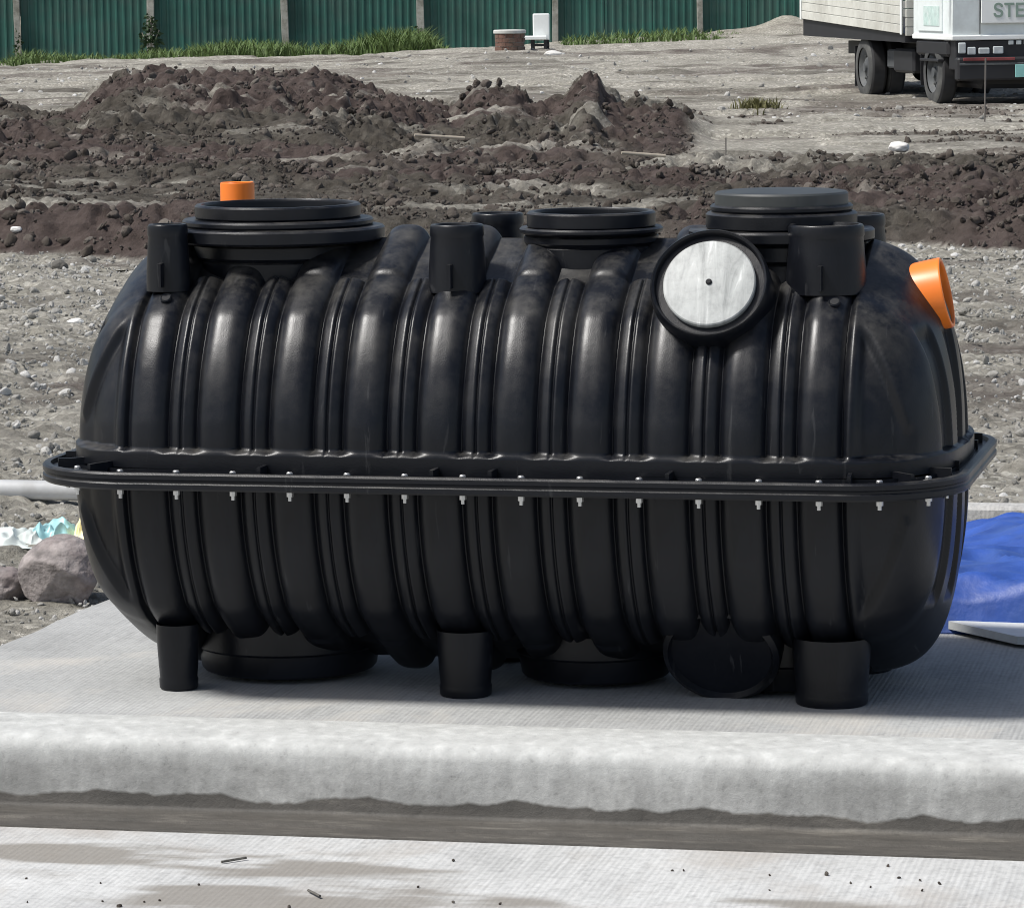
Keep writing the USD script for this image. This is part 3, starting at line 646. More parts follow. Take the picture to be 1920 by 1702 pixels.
obj('lower_port', lathe([(0.126, 0.0), (0.124, 0.22), (0.121, 0.236), (0.110, 0.243), (0.104, 0.230), (0, 0.228)], 64, along(PC2, -0.243), along(PC2, 0.757)), 'black_plastic', tank, smooth=35)

# orange pipes
obj('vent_pipe', lathe([(0.038, 0.80), (0.038, 1.045), (0.036, 1.048), (0.033, 1.046), (0.033, 0.95), (0, 0.95)], 36, (-0.668, 0.70, 0)), 'orange_plastic', tank, smooth=35, label='short upright orange pipe behind the left manhole')
p0 = np.array([0.602, 0.43, 0.764]); dr = np.array([math.cos(math.radians(12)), 0, math.sin(math.radians(12))])
out = obj('outlet_pipe', lathe([(0.070, 0.0), (0.070, 0.255), (0.073, 0.262), (0.074, 0.335), (0.072, 0.338), (0.066, 0.338), (0.064, 0.332), (0.064, 0.22), (0, 0.22)], 48, p0, p0 + dr), 'orange_plastic', tank, smooth=35, label='orange pipe socket on the right end')
obj('outlet_collar', lathe([(0.105, 0.0), (0.100, 0.20), (0.080, 0.222), (0.066, 0.222)], 48, p0 - dr * 0.02, p0 + dr * 0.98), 'black_plastic', tank, smooth=35)

# small vent plugs on the hoops
for k in (0, 3, 6, 9):
    a = C0 + k * PER + 0.012
    n = np.array([0, -0.62, 0.785]); c = np.array([a, front_b(0.345) - 0.001, ZF + 0.345])
    obj('plug_hole', lathe([(0.0125, 0.0), (0.0125, 0.0165), (0.011, 0.018), (0.0098, 0.0165), (0, 0.010)], 20, c - n * 0.02, c + n * 0.98), 'black_plastic', tank, smooth=35)
    obj('plug', lathe([(0.0092, 0), (0.0092, 0.0172), (0, 0.0172)], 14, c - n * 0.02, c + n * 0.98), 'dark_hole', tank, smooth=35)

# ------------------------------------------------------------------ things beside the tank
def blob(r, seed, sub=4, squash=(1, 1, 1), amp=0.35, freq=1.6, facet=0.0):
    m = trimesh.creation.icosphere(subdivisions=sub, radius=1.0)
    v = np.array(m.vertices); k = np.random.default_rng(seed)
    d = 1 + amp * (FBM(v * freq + seed * 3.7, 4, seed) - 0.5) * 2
    if facet:
        for _ in range(int(facet)):
            n = k.normal(size=3); n /= np.linalg.norm(n); h = k.uniform(0.72, 0.95)
            e = (v * d[:, None]) @ n; d = np.where(e > h, d * h / np.maximum(e, 1e-6), d)
    m.vertices = v * d[:, None] * np.array(squash) * r
    return m
def put(m, loc, rz=0):
    m = m.copy(); m.apply_transform(trimesh.transformations.rotation_matrix(rz, [0, 0, 1])); m.apply_translation(loc); return m

obj('boulder', put(blob(0.108, 5, 5, (1.0, 0.9, 0.86), 0.16, 1.5, 5), (-1.105, 9.72, 0.045)), 'boulder', smooth=True, label='purplish grey boulder on the gravel left of the tank', category='boulder')
obj('boulder', put(blob(0.085, 12, 4, (1.1, 1.0, 0.8), 0.3, 1.8, 4), (-1.27, 9.80, -0.005)), 'boulder', smooth=True, label='smaller pinkish lump of rock at the left picture edge beside the boulder', category='rock')
def crumpled(rx, ry, h, seed):
    n = 60; g = np.linspace(-1, 1, n); X, Y = np.meshgrid(g, g, indexing='ij'); rr = np.sqrt(X**2 + Y**2)
    q = np.stack([X * 1.7, Y * 1.1, X * 0 + seed], -1)
    ridge = 1 - np.abs(2 * FBM(q, 2, seed) - 1) * 2.0
    z = h * np.clip(1 - np.maximum(np.abs(X), np.abs(Y))**3, 0, 1) * (0.45 + 0.75 * ridge)
    top = np.dstack([X * rx * (1 + .2 * (N3(q, 5) - .5)), Y * ry * (1 + .2 * (N3(q + 9, 5) - .5)), np.maximum(z, 0.003)]).reshape(-1, 3)
    bot = top.copy(); bot[:, 2] -= 0.006
    f = grid_faces(n, n)
    return np.vstack([top, bot]), np.vstack([f[:, ::-1] if False else f, f[:, ::-1] + n * n])
bag = thing('plastic_bag', 'crumpled pale blue, white and yellow plastic wrapper above the boulder', 'wrapper', (-1.225, 10.82, -0.02))
for nm, mt, off, dims, sd in (('blue_fold', 'bag_blue', (-0.035, 0.02, 0), (0.06, 0.10, 0.05), 3), ('yellow_fold', 'bag_yellow', (0.055, 0.0, 0), (0.035, 0.09, 0.055), 4), ('white_fold', 'bag_white', (-0.085, -0.03, 0), (0.045, 0.09, 0.03), 5)):
    v, f = crumpled(*dims, sd); obj(nm, (v + np.array(off), f), mt, bag, smooth=True)
v, f = crumpled(0.085, 0.13, 0.035, 8); obj('paper_scrap', (v + [-1.38, 10.75, -0.02], f), 'bag_white', smooth=True, label='flattened white wrapper lying on the gravel left of the blue wrapper', category='wrapper')

pa, pb = kpt(-3.6, 3.30), kpt(-0.2, 3.30)
pp_ = [(*pa, 0.024), (*pb, 0.018)]
obj('grey_pipe', lathe([(0.024, 0.0), (0.029, 0.0), (0.029, 1.0), (0.024, 1.0), (0.024, 0.0)], 24, pp_[0], pp_[1]), 'pipe_grey', smooth=40, label='long grey pipe lying on the gravel behind the left end of the tank', category='pipe')

# blue tarpaulin over a flat stack
n1, n2 = 150, 110
U, W = np.meshgrid(np.linspace(0, 1, n1), np.linspace(0, 1, n2), indexing='ij')
ta = 0.50 + U * 2.3; tb = 1.25 + W * 1.34
edge_d = np.minimum(np.minimum(U * 2.1, (1 - U) * 2.1), np.minimum(W * 1.34, (1 - W) * 1.34))
q = np.stack([ta, tb, ta * 0], -1)
rg = 1 - np.abs(2 * FBM(q * [1.6, 2.6, 1] + 5, 4, 51) - 1)
tz = 0.062 * sm(edge_d / 0.03) + 0.05 * sm(edge_d / 0.5) * (0.4 + 0.8 * FBM(q * 1.1, 3, 52)) + 0.050 * rg**5 * sm(edge_d / 0.06) + 0.022 * (1 - np.abs(2 * FBM(q * [3.2, 5.5, 1] + 17, 3, 57) - 1))**4 * sm(edge_d / 0.05) + 0.008 * (FBM(q * 14, 3, 53) - 0.5)
tz = np.maximum(tz, 0.004)
wob = 0.02 * (N3(np.stack([ta * 4, tb * 4, ta * 0 + 2], -1), 55) - 0.5)
TP = K0 + (ta + wob)[..., None] * KX + (tb + wob)[..., None] * KD
tv = np.dstack([TP, tz]).reshape(-1, 3)
obj('tarpaulin', (np.vstack([tv, tv - [0, 0, 0.003]]), np.vstack([grid_faces(n1, n2)[:, ::-1], grid_faces(n1, n2) + n1 * n2])), 'tarp', smooth=True, label='wrinkled bright blue tarpaulin spread over something flat right of the tank', category='tarpaulin')
# white board lying in front of it
poly = Polygon([(0.0, 0.0), (0.14, -0.20), (0.62, -0.26), (0.62, 0.06), (0.12, 0.04)])
bd = trimesh.creation.extrude_polygon(poly, 0.018, engine='earcut')
bd.apply_transform(trimesh.transformations.rotation_matrix(-0.05, [0, 0, 1])); bd.apply_transform(trimesh.transformations.rotation_matrix(0.02, [0, 1, 0]))
bd.apply_translation([0.985, 8.96, 0.012])
obj('white_board', bd, 'white_board', label='broken white board lying flat in front of the blue tarpaulin', category='board')

# ------------------------------------------------------------------ stones and clods (uncountable)
def pebbles(name, protos, material, pos, scl, label, category, seed, facet=30):
    pi = UsdGeom.PointInstancer.Define(stage, path_for(None, name))
    k = np.random.default_rng(seed); n = len(pos); paths = []
    for i, m in enumerate(protos):
        pm = usdkit.mesh(stage, f'{pi.GetPath()}/stone_shape_{i:03d}', m, LOOK[material], smooth=facet); paths.append(pm.GetPath())
    pi.CreatePrototypesRel().SetTargets(paths)
    pi.CreateProtoIndicesAttr(Vt.IntArray.FromNumpy(k.integers(0, len(protos), n).astype(np.int32)))
    pi.CreatePositionsAttr(Vt.Vec3fArray.FromNumpy(pos.astype(np.float32)))
    qs = k.normal(size=(n, 4)); qs /= np.linalg.norm(qs, axis=1, keepdims=True)
    pi.CreateOrientationsAttr(Vt.QuathArray([Gf.Quath(float(a), float(b), float(c), float(d)) for a, b, c, d in qs]))
    pi.CreateScalesAttr(Vt.Vec3fArray.FromNumpy((scl[:, None] * k.uniform(0.7, 1.25, (n, 3))).astype(np.float32)))
    tag(pi.GetPrim(), label, category, kind='stuff')
protos = [blob(1.0, 20 + i, 2, (1, 0.85, 0.62), 0.55, 1.7, 9) for i in range(5)]
k = np.random.default_rng(99)
def scatter(n, y0, y1, power=1.0, keep=None):
    y = y0 + (y1 - y0) * k.random(n)**power
    x = (k.random(n) * 2 - 1) * (1.2 + 0.105 * y) * 1.25
    z, s, r = height(x[None], y[None]); z, s = z[0], s[0]
    m = keep(x, y, z, s) if keep else np.ones(n, bool)
    return np.stack([x, y, z], 1)[m]
P = scatter(42000, 8.6, 23.0, 1.0, lambda x, y, z, s: (z > -0.09) & (z < 0.3) & (s < 0.6))
hide = (np.abs(P[:, 0] / P[:, 1] + 0.005) < 0.085) & (k.random(len(P)) < 0.8)
P = P[~hide]
sc = 0.0035 + 0.006 * k.random(len(P)) + 0.022 * k.random(len(P))**14
pebbles('loose_stones', protos, 'pebble', P + np.column_stack([P[:, 0] * 0, P[:, 0] * 0, sc * 0.15]), sc, 'loose grey stones and rubble strewn over the gravel', 'stones', 1)
P = scatter(42000, 21.7, 43.0, 1.0, lambda x, y, z, s: s > 0.5)
sc = 0.006 + 0.010 * k.random(len(P)) + 0.042 * k.random(len(P))**10
pebbles('soil_clods', protos, 'clod', P, sc, 'loose dark clods of earth lying on the turned soil banks', 'clods', 2)
P = scatter(2600, 40.0, 74.0, 1.0, lambda x, y, z, s: s < 0.9)
sc = 0.012 + 0.045 * k.random(len(P))**5
pebbles('field_stones', protos, 'pebble', P, sc, 'scattered stones on the pale dirt in front of the green fence', 'stones', 3)

def rpt(u, v):
    """point of the road surface at a surveyed photograph pixel"""
    a, b = u - 960, v - 851; x, yy = cr * a + sr * b, -sr * a + cr * b
    d = np.array([x / FOCAL_PX, cp - yy / FOCAL_PX * sp, -sp - yy / FOCAL_PX * cp])
    t = (-0.148 - CAM_H) / d[2]; return np.array([0, 0, CAM_H]) + d * t
for (u0, v0, u1, v1), lab in (((415, 1617, 462, 1610), 'thin dark twig on the road below the left foot of the tank'), ((578, 1670, 600, 1682), 'short dark twig at the bottom edge of the road')):
    obj('twig', cyl(rpt(u0, v0) + [0, 0, .002], rpt(u1, v1) + [0, 0, .003], 0.0025, 7), 'dark_stone', smooth=40, label=lab, category='twig')
kk = np.random.default_rng(12)
RP_ = np.array([rpt(u, v) for u, v in zip(kk.uniform(-300, 2300, 60), kk.uniform(1630, 1760, 60))] + [rpt(*p) for p in ((642 + 640, 1631), (1665, 1622), (850, 1690), (850, 1612))])
pebbles('road_grit', protos, 'clod', RP_, 0.0025 + 0.006 * kk.random(len(RP_))**3, 'tiny dark crumbs of dirt scattered on the pale road', 'grit', 6)

# single stones and litter that stand out
def at(u, v, d):
    """ground point straight below image column u at distance d (survey of the photograph), resting on the terrain"""
    x = (u - 960) / FOCAL_PX * d
    return x, d
def stone(u, d, r, material, label, seed, category='stone', sink=0.4, squash=(1, .9, .75), dz=0):
    x, y = at(u, 0, d); z = float(height(np.array([[x]]), np.array([[y]]))[0][0, 0])
    obj(category.replace(' ', '_'), put(blob(r, seed, 3, squash, 0.25, 1.6, 6), (x, y, z + r * squash[2] * (1 - sink) + dz)), material, smooth=True, label=label, category=category)
stone(115, 21.2, 0.048, 'dark_stone', 'dark rounded stone alone on pale ground near the left picture edge', 31)
stone(1692, 29.0, 0.075, 'pale_stone', 'white chunk lying on the dark earth bank at right below the truck', 32, squash=(1.1, .8, .55), dz=0.06)
stone(1045, 70, 0.12, 'pale_stone', 'white scrap on the ground right of the white chair by the fence', 33, squash=(1.4, .8, .5))
stone(35, 22.4, 0.03, 'pale_stone', 'small white stone at the foot of the earth bank at far left', 34, squash=(1.1, .8, .6))
stone(142, 17.6, 0.028, 'pale_stone', 'small white stone on the gravel just left of the tank shoulder', 35, squash=(1.4, .8, .5))
def stick(name, p, q, r, material, label, category):
    obj(name, cyl(p, q, r, 8), material, smooth=40, label=label, category=category)
for u0, u1, d, lab in ((785, 878, 29.0, 'pale stick lying on the earth bank behind the middle of the tank'), (1172, 1255, 27.6, 'pale strip of wood on the earth bank above the right manhole')):
    x0, x1 = (u0 - 960) / FOCAL_PX * d, (u1 - 960) / FOCAL_PX * d
    z0 = float(height(np.array([[x0]]), np.array([[d]]))[0][0, 0]); z1 = float(height(np.array([[x1]]), np.array([[d + .1]]))[0][0, 0]); zt = max(z0, z1) + 0.13
    stick('wooden_stick', (x0, d, zt), (x1, d + 0.1, zt - 0.03), 0.011, 'stick_wood', lab, 'stick')
x, y = at(1851, 0, 38.8); z = hz(x, y); stick('steel_rod', (x, y, z - 0.1), (x + 0.01, y, z + 0.66), 0.008, 'steel_rod', 'thin upright rod stuck in the ground in front of the truck', 'rod')
x, y = at(1367, 0, 30.0); z = hz(x, y); stick('steel_rod', (x, y, z - 0.1), (x, y, z + 0.26), 0.005, 'steel_rod', 'thin short rod standing in the soil above the right manhole', 'rod')

# ------------------------------------------------------------------ fence
FY = 82.0
fence = thing('metal_fence', 'tall dark green corrugated sheet metal fence along the back of the site', 'fence', (0, FY, 0))
sc_f = FY / FOCAL_PX
posts_u = [-710, -455, -205, 50, 295, 548, 800, 1050, 1320, 1575, 1830, 2085, 2340, 2600]
def fz(x): return hz(x, FY)
rp = random.Random(4)
def sheet(x0, x1, z0, z1, y):
    pitch = 0.152; n = int((x1 - x0) / pitch) + 1; xs, ys = [], []
    for i in range(n + 1):
        b = x0 + i * pitch
        for dx, dy in ((0, 0), (0.03, 0), (0.045, -0.020), (0.075, -0.020), (0.09, 0), (0.12, 0)):
            if b + dx <= x1: xs.append(b + dx); ys.append(dy)
    xs, ys = np.array(xs), np.array(ys)
    V = np.concatenate([np.column_stack([xs, ys + y, np.full(len(xs), zz)]) for zz in (z0, z1)] + [np.column_stack([xs, ys + y + 0.004, np.full(len(xs), zz)]) for zz in (z0, z1)])
    f = grid_faces(2, len(xs)); m = len(xs)
    return V, np.vstack([f, f[:, ::-1] + 2 * m])
for i in range(len(posts_u) - 1):
    xa, xb = (posts_u[i] - 960) * sc_f, (posts_u[i + 1] - 960) * sc_f
    w = (xb - xa) / 3
    for j in range(3):
        s0, s1 = xa + j * w, xa + (j + 1) * w + 0.03
        zb = min(fz(s0), fz(s1)) - 0.1 + rp.uniform(-.02, .03)
        obj('fence_sheet', sheet(s0, s1, zb, zb + 2.35 + rp.uniform(-.02, .02), 0.006 * (j % 2) + 0.01), 'fence_green', fence)
    zt = fz(xa)
    wd = rp.uniform(0.055, 0.075)
    pm = rbox(-wd, wd, -0.13, -0.03, -0.3, 2.5, 0.008)
    pm.apply_transform(trimesh.transformations.rotation_matrix(rp.uniform(-.025, .03), [0, 1, 0])); pm.apply_translation([xa, 0, zt])
    obj('fence_post', pm, 'fence_post', fence)
for zr in (0.75, 1.75):
    xs = [(posts_u[0] - 960) * sc_f, (posts_u[-1] - 960) * sc_f]
    obj('fence_rail', box(xs[0], xs[1], 0.025, 0.07, zr + 0.1, zr + 0.18), 'fence_post', fence)

# ------------------------------------------------------------------ vegetation at the fence
def blades(pts, hts, wid, lean, seed, seg=3):
    k = np.random.default_rng(seed); V, F = [], []
    for (x, y, z), h in zip(pts, hts):
        a = k.uniform(0, 2 * np.pi); d = np.array([math.cos(a), math.sin(a), 0]); s = np.array([-d[1], d[0], 0]); w = wid * k.uniform(.6, 1.3); ln = lean * k.uniform(.3, 1.4) * h
        b = len(V)
        for t in np.linspace(0, 1, seg)[:-1]:
            c = np.array([x, y, z]) + [0, 0, h * (t - 0.25 * t * t)] + d * ln * t * t
            V += [c - s * w * (1 - t * .6), c + s * w * (1 - t * .6)]
        V.append(np.array([x, y, z]) + [0, 0, h * .8] + d * ln)
        for i in range(seg - 2): F += [(b + 2 * i, b + 2 * i + 1, b + 2 * i + 3), (b + 2 * i, b + 2 * i + 3, b + 2 * i + 2)]
        F.append((b + 2 * seg - 4, b + 2 * seg - 3, b + 2 * seg - 2))
    return np.array(V), np.array(F)
def strip(u0, u1, d0, d1, n, hfun, seed):
    k = np.random.default_rng(seed); u = k.uniform(u0, u1, n); d = k.uniform(d0, d1, n)
    x = (u - 960) / FOCAL_PX * d; z, _, _ = height(x[None], d[None], fine=False)
    h = np.array([hfun(a) for a in u]) * k.uniform(.35, 1.15, n)
    return np.column_stack([x, d, z[0] - 0.02]), h
def hf(u):
    return np.interp(u, [-600, 30, 60, 150, 240, 300, 350, 420, 480, 545, 600, 680, 730, 800, 830, 860, 1050, 1075, 1150, 1220, 1300, 1330, 1380, 2500],
                     [.25, .26, .44, .28, .22, .34, .30, .42, .46, .42, .34, .42, .64, .62, .34, .05, .05, .30, .34, .32, .34, .24, .08, .05])
pts, hts = [], []
for a, b, n, sd in ((-500, 860, 6500, 1), (660, 830, 1500, 2), (380, 560, 900, 5), (1050, 1400, 1300, 3), (1400, 2500, 500, 4), (20, 90, 260, 6)):
    p, h = strip(a, b, 78.0, 81.7, n, hf, sd); pts.append(p); hts.append(h)
obj('grass_strip', blades(np.vstack(pts), np.concatenate(hts), 0.016, 0.75, 8), 'grass_blade', label='yellow green grass growing along the foot of the green fence', category='grass', kind='stuff')

def leaves(n, center, spread, size, seed):
    k = np.random.default_rng(seed); V, F = [], []
    for _ in range(n):
        u = k.normal(size=3); u /= np.linalg.norm(u); r = k.random()**0.5
        c = np.array(center) + u * np.array(spread) * r
        d = k.normal(size=3); d[2] *= .6; d /= np.linalg.norm(d); s = np.cross(d, k.normal(size=3)); s /= np.linalg.norm(s)
        L = size * k.uniform(.6, 1.3); b = len(V)
        V += [c - d * L * .5, c + s * L * .22, c + d * L * .5, c - s * L * .22]; F += [(b, b + 1, b + 2), (b, b + 2, b + 3)]
    return np.array(V), np.array(F)
x, y = at(295, 0, 80.6); z = hz(x, y)
sh = thing('young_shrub', 'leafy green shrub growing against a fence post at left', 'shrub', (x, y, z))
obj('stem', cat([cyl((0, 0, -.1), (0.02, 0, .85), .018, 7), cyl((0, 0, .2), (.18, 0, .6), .01, 6), cyl((0, 0, .15), (-.17, .05, .55), .01, 6)]), 'stick_wood', sh)
va, fa = leaves(170, (0, 0, .38), (.24, .2, .34), .13, 3); vb, fb = leaves(90, (0.0, 0, .72), (.13, .12, .22), .11, 4); vc, fc = leaves(60, (.1, 0, .15), (.26, .2, .14), .12, 5)
obj('crown', (np.vstack([va, vb, vc]), np.vstack([fa, fb + len(va), fc + len(va) + len(vb)])), 'weed_leaf', sh)
x, y = at(50, 0, 81.4); z = hz(x, y)
cl = thing('climbing_weed', 'weed climbing the fence post nearest the left picture edge', 'weed', (x, y, z))
obj('stem', cyl((0.0, 0, -.1), (0.03, 0.1, 1.0), .01, 6), 'stick_wood', cl)
va, fa = leaves(70, (-.03, .1, .4), (.10, .06, .42), .09, 6); vb, fb = leaves(60, (0.03, 0, .1), (.2, .1, .14), .1, 7)
obj('crown', (np.vstack([va, vb]), np.vstack([fa, fb + len(va)])), 'weed_leaf', cl)
x, y = at(800, 0, 81.0); z = hz(x, y)
wd_ = thing('tall_weed', 'tall bushy weeds at the foot of the pale fence post left of the brick stump', 'weed', (x - .25, y, z))
va, fa = leaves(170, (0.15, 0, .25), (.34, .2, .26), .12, 16); vb, fb = leaves(160, (-.45, 0, .17), (.5, .2, .2), .11, 17)
obj('crown', (np.vstack([va, vb]), np.vstack([fa, fb + len(va)])), 'weed_leaf', wd_)
obj('stem', cat([cyl((0.1, 0, -.1), (0.2, 0, .45), .01, 6), cyl((-.4, 0, -.1), (-.45, 0, .3), .01, 6)]), 'stick_wood', wd_)
x, y = at(1428, 0, 43.5); k = np.random.default_rng(5)
gx = x + k.normal(0, .11, 420); gy = y + k.normal(0, .22, 420); gz, _, _ = height(gx[None], gy[None])
obj('dry_tuft', blades(np.column_stack([gx, gy, gz[0] - .02]), k.uniform(.05, .19, 420), 0.012, 0.7, 9), 'dry_grass', label='yellowish dry grass tuft on the dirt left of the truck', category='grass tuft')

# ------------------------------------------------------------------ brick stump and white chair by the fence
x, y = at(965, 0, 73.5); z = hz(x, y)
st = thing('brick_stump', 'round brown brick stump with a pale flat cap near the green fence', 'stump', (x, y, z))
rows_ = 5
for r in range(rows_):
    nb_ = 12
    for i in range(nb_):
        a0 = (i + 0.5 * (r % 2)) / nb_ * 2 * np.pi; w = 2 * np.pi / nb_ * 0.94
        th = a0 + np.linspace(-w / 2, w / 2, 4); ro, ri = 0.275 + 0.008 * rp.uniform(-1, 1), 0.17
        pz = [(-0.02 + r * 0.078), (-0.02 + r * 0.078 + 0.070)]
        poly = Polygon([(ro * math.cos(t), ro * math.sin(t)) for t in th] + [(ri * math.cos(t), ri * math.sin(t)) for t in th[::-1]])
        bm = trimesh.creation.extrude_polygon(poly, pz[1] - pz[0], engine='earcut'); bm.apply_translation([0, 0, pz[0]])
        obj('brick', bm, 'brick_red', st)
obj('mortar_core', lathe([(0, -0.05), (0.262, -0.05), (0.262, 0.365), (0, 0.365)], 32, (0, 0, 0)), 'pale_concrete', st)
obj('cap', lathe([(0, 0.368), (0.29, 0.368), (0.30, 0.375), (0.30, 0.42), (0.285, 0.435), (0, 0.445)], 32, (0, 0, 0)), 'pale_concrete', st, smooth=35)

x, y = at(1024, 0, 75.0); z = hz(x, y)
ch = thing('white_chair', 'white low chair with a tall blank back standing beside the brick stump', 'chair', (x, y, z))
obj('backrest', rbox(-0.155, 0.155, -0.03, 0.03, 0.20, 0.70, 0.015), 'white_paint', ch)
obj('seat', rbox(-0.33, 0.10, -0.32, -0.04, 0.22, 0.29, 0.012), 'white_paint', ch)
for lx, ly in ((-0.17, -0.26), (0.07, -0.26), (-0.15, -0.06), (0.12, 0.0)):
    obj('leg', rbox(lx - .028, lx + .028, ly - .028, ly + .028, -0.05, 0.217, 0.006), 'chassis_black', ch)
obj('footrest', rbox(-0.20, 0.13, -0.285, -0.235, 0.10, 0.14, 0.006), 'chassis_black', ch)

# ------------------------------------------------------------------ truck (local x = right in the picture, local y = towards the rear)
wx, wy = 4.79, 45.5
T_ANG = -math.atan2(-0.52, 2.7) * 1.0
truck = thing('parked_truck', 'white flatbed truck with a board-sided cargo bed parked at upper right', 'truck', (wx, wy, hz(wx, wy)), T_ANG)
def P(name, m, mt, parent=truck, **kw): return obj(name, m, mt, parent, **kw)
def wheel(x, y, r=0.375, w=0.2, out=-1):
    """disc wheel whose outer face looks along out * x"""
    o, i = x, x - out * w
    ty = lathe([(r * 0.62, 0), (r * 0.66, 0), (r * 0.9, 0.02), (r * 0.97, 0.10), (r, 0.18), (r, 0.82), (r * 0.97, 0.9), (r * 0.9, 1.0), (r * 0.6, 1.0)], 40, (o, y, r), (i, y, r))
    t = P('wheel', ty, 'tread', smooth=35)
    obj('sidewall', lathe([(r * 0.63, -0.012), (r * 0.7, -0.022), (r * 0.88, -0.004), (r * 0.95, 0.07)], 40, (o, y, r), (i, y, r)), 'tyre', t, smooth=40)
    obj('rim', lathe([(r * 0.62, 0.06), (r * 0.58, 0.10), (r * 0.50, 0.32), (r * 0.34, 0.36), (r * 0.30, 0.22), (r * 0.17, 0.18), (r * 0.15, 0.05), (0, 0.05)], 32, (o, y, r), (i, y, r)), 'rim_grey', t, smooth=35)
    obj('hub_ring', cat([cyl((o + out * 0.0 - out * .06, y + math.cos(q) * r * .40, r + math.sin(q) * r * .40), (o - out * .045, y + math.cos(q) * r * .40, r + math.sin(q) * r * .40), .014, 6) for q in np.arange(6) * np.pi / 3]), 'tyre', t)
WB = 2.75
wheel(0.02, 0.0, out=-1); wheel(1.52, 0.0, out=1)
wheel(0.0, WB, out=-1); wheel(0.23, WB, out=-1); wheel(1.54, WB, out=1); wheel(1.31, WB, out=1)
P('axle', cyl((0.15, 0, .37), (1.4, 0, .37), .05, 12), 'chassis_black'); P('axle', cyl((0.15, WB, .37), (1.4, WB, .37), .075, 12), 'chassis_black')
P('differential', blob(0.17, 2, 3, (1, 1, 1), 0.05), 'chassis_black', smooth=True)
stage.GetPrimAtPath('/World/parked_truck/differential') and UsdGeom.Xformable(stage.GetPrimAtPath('/World/parked_truck/differential')).AddTranslateOp().Set(Gf.Vec3d(.77, WB, .36))
for xx in (0.42, 1.06): P('chassis_rail', rbox(xx, xx + .07, -0.4, 4.9, 0.50, 0.66, .006), 'chassis_black')
P('fuel_tank', rbox(0.08, 0.42, 0.95, 1.75, 0.34, 0.62, .03), 'chassis_black')
P('tool_box', rbox(0.12, 0.42, 1.80, 2.15, 0.38, 0.6, .02), 'rim_grey')
P('mudflap', box(0.03, 0.40, WB + .46, WB + .475, 0.14, 0.62), 'chassis_black')
P('mudflap', box(1.14, 1.51, WB + .46, WB + .475, 0.14, 0.62), 'chassis_black')
P('mudflap', box(0.03, 0.30, 0.46, 0.475, 0.22, 0.62), 'chassis_black')
# cab
cab = P('cab', trimesh.Trimesh(np.array([(xx, yy, zz) for xx in (0.02, 1.68) for yy, zz in ((-0.78, 0.80), (0.72, 0.80), (0.72, 2.12), (-0.28, 2.12), (-0.72, 1.34), (-0.80, 1.28))])).convex_hull, 'truck_white')
P('windscreen', trimesh.Trimesh(np.array([(0.12, -0.735, 1.345), (1.58, -0.735, 1.345), (1.50, -0.345, 2.03), (0.20, -0.345, 2.03)]), [(0, 1, 2), (0, 2, 3)]), 'window_glass')
d = P('door', rbox(0.002, 0.03, -0.42, 0.50, 0.84, 2.02, .004), 'truck_white')
obj('side_window', box(-0.004, 0.0015, -0.34, 0.42, 1.36, 1.94), 'window_glass', d); obj('handle', rbox(-0.02, 0.0, 0.30, 0.44, 1.22, 1.25, .004), 'chassis_black', d)
d = P('door', rbox(1.67, 1.698, -0.42, 0.50, 0.84, 2.02, .004), 'truck_white')
obj('side_window', box(1.6985, 1.704, -0.34, 0.42, 1.36, 1.94), 'window_glass', d)
P('front_panel', rbox(0.34, 1.34, -0.825, -0.80, 0.93, 1.26, .006), 'white_paint')
P('cab_sill', rbox(0.0, 1.70, -0.815, 0.72, 0.745, 0.80, .01), 'white_paint')
P('wheel_arch', rbox(0.015, 0.10, -0.60, 0.62, 0.56, 0.742, .03), 'chassis_black')
P('wheel_arch', rbox(1.60, 1.685, -0.60, 0.62, 0.56, 0.742, .03), 'chassis_black')
gr = P('grille', rbox(0.05, 1.65, -0.80, -0.55, 0.42, 0.742, .01), 'chassis_black')
for x0, x1, z0, z1 in ((0.075, 0.165, 0.60, 0.72), (0.18, 0.28, 0.585, 0.67), (0.31, 0.44, 0.59, 0.66), (0.48, 0.60, 0.59, 0.675)):
    P('headlight', rbox(x0, x1, -0.822, -0.798, z0, z1, .01), 'lamp_glass'); P('headlight', rbox(1.70 - x1, 1.70 - x0, -0.822, -0.798, z0, z1, .01), 'lamp_glass')
P('grille_letters', cat([rbox(0.66 + i * .09, 0.72 + i * .09, -0.812, -0.799, 0.69, 0.735, .004) for i in range(5)]), 'lamp_glass')
bp = P('bumper', rbox(0.04, 1.66, -0.92, -0.78, 0.30, 0.555, .02), 'chassis_black')
obj('trim_strip', rbox(0.10, 0.70, -0.932, -0.918, 0.520, 0.553, .004), 'red_strip', bp)
obj('trim_strip', rbox(1.0, 1.60, -0.932, -0.918, 0.520, 0.553, .004), 'red_strip', bp)
obj('trim_strip', rbox(0.06, 1.64, -0.928, -0.919, 0.47, 0.495, .003), 'rim_grey', bp)
P('number_plate', rbox(0.70, 1.00, -0.935, -0.922, 0.33, 0.47, .004), 'plate_teal')
P('undertray', rbox(0.35, 1.35, -0.70, 0.3, 0.20, 0.40, .05), 'chassis_black')
P('mirror', cat([cyl((0.02, -0.62, 1.5), (-0.20, -0.72, 1.55), .012, 6), rbox(-0.30, -0.16, -0.75, -0.71, 1.35, 1.72, .01)]), 'chassis_black')
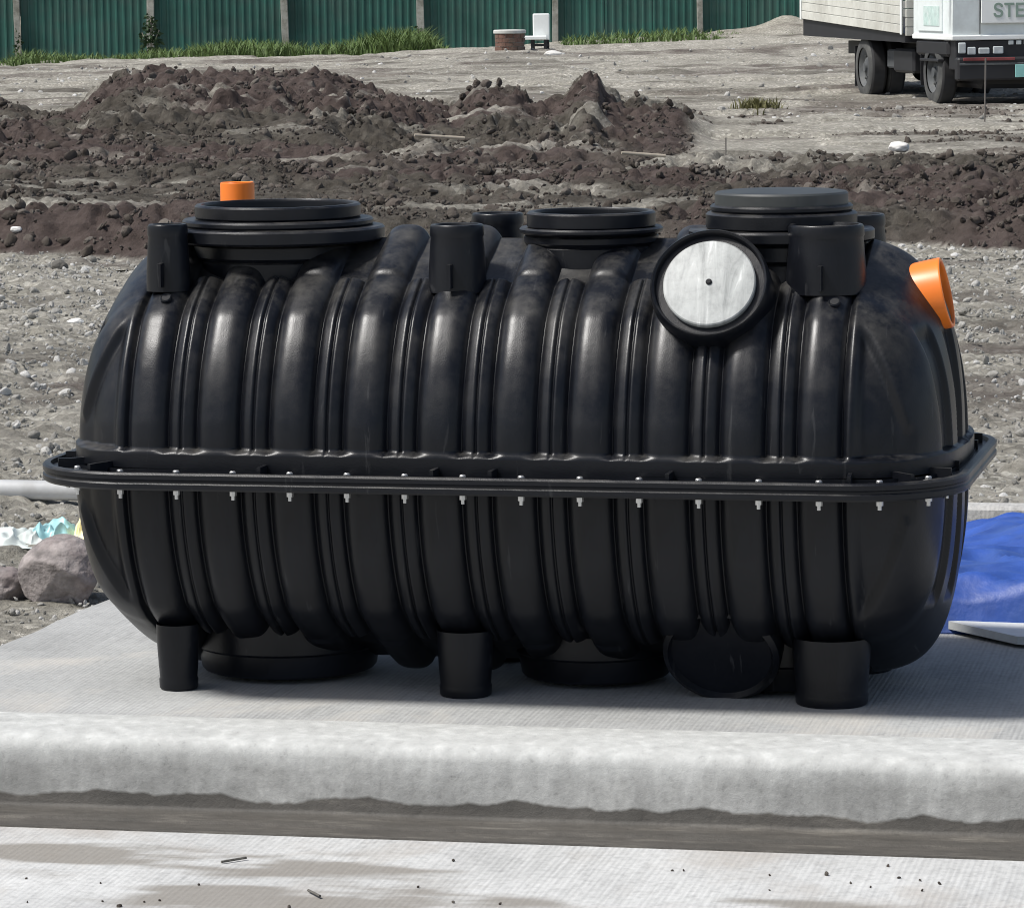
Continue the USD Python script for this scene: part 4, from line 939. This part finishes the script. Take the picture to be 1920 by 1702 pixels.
P('wiper', cat([cyl((.3, -.745, 1.36), (.75, -.73, 1.42), .008, 6), cyl((.9, -.745, 1.36), (1.35, -.73, 1.42), .008, 6)]), 'chassis_black')
for sx in (0.325, 1.347): P('panel_seam', box(sx, sx + .008, -0.812, -0.795, 0.81, 1.27), 'rim_grey')
P('step', rbox(-0.02, 0.06, -0.35, 0.35, 0.50, 0.53, .005), 'chassis_black')
P('exhaust', cyl((0.25, 2.2, .42), (0.25, 2.6, .42), .05, 14), 'rim_grey')
tx = meshkit.text_mesh('STE', 0.15, 0.004, bold=True)
v = np.array(tx.vertices); v = np.column_stack([0.47 + v[:, 0] * 0.95, -0.826 - v[:, 2], 1.0 + v[:, 1]])
obj('lettering', (v, tx.faces[:, ::-1]), 'letter_green', truck)
P('door_emblem', box(-0.003, 0.0015, -0.34, 0.26, 0.90, 1.12), 'emblem_teal')
# cargo bed
Y0, Y1 = 0.86, 5.35
def tilt(m):
    m = m.copy(); v = np.array(m.vertices); v[:, 2] += 0.030 * (v[:, 1] - Y0); m.vertices = v; return m
P('bed_floor', trimesh.Trimesh(np.array([(xx, yy, zz) for xx in (-0.04, 1.62) for yy, zz in ((Y0, 0.70), (Y0, 0.80), (Y1, 0.72), (Y1, 0.94))])).convex_hull, 'chassis_black')
for side, (x0, x1) in enumerate(((-0.075, -0.045), (1.625, 1.655))):
    for i in range(7):
        zb = 0.80 + i * 0.105
        P('side_board', tilt(rbox(x0 + 0.002 * (i % 2), x1, Y0 + 0.06, Y1, zb, zb + 0.099, .003)), 'board_white')
    for yy in (Y0 - 0.0, Y1 - .06):
        xo = x0 - 0.012 if side == 0 else x1
        P('stake', tilt(rbox(xo, xo + 0.012 if side else x0, yy, yy + 0.055, 0.79, 1.53, .002)), 'white_paint')
for i in range(7):
    P('tail_board', tilt(rbox(-0.04, 1.62, Y1 + .004, Y1 + .03, 0.80 + i * 0.105, 0.896 + i * 0.105, .005)), 'board_white')
    P('head_board', rbox(-0.04, 1.62, Y0 - .035, Y0 - .006, 0.775 + i * 0.105, 0.871 + i * 0.105, .005), 'board_white')
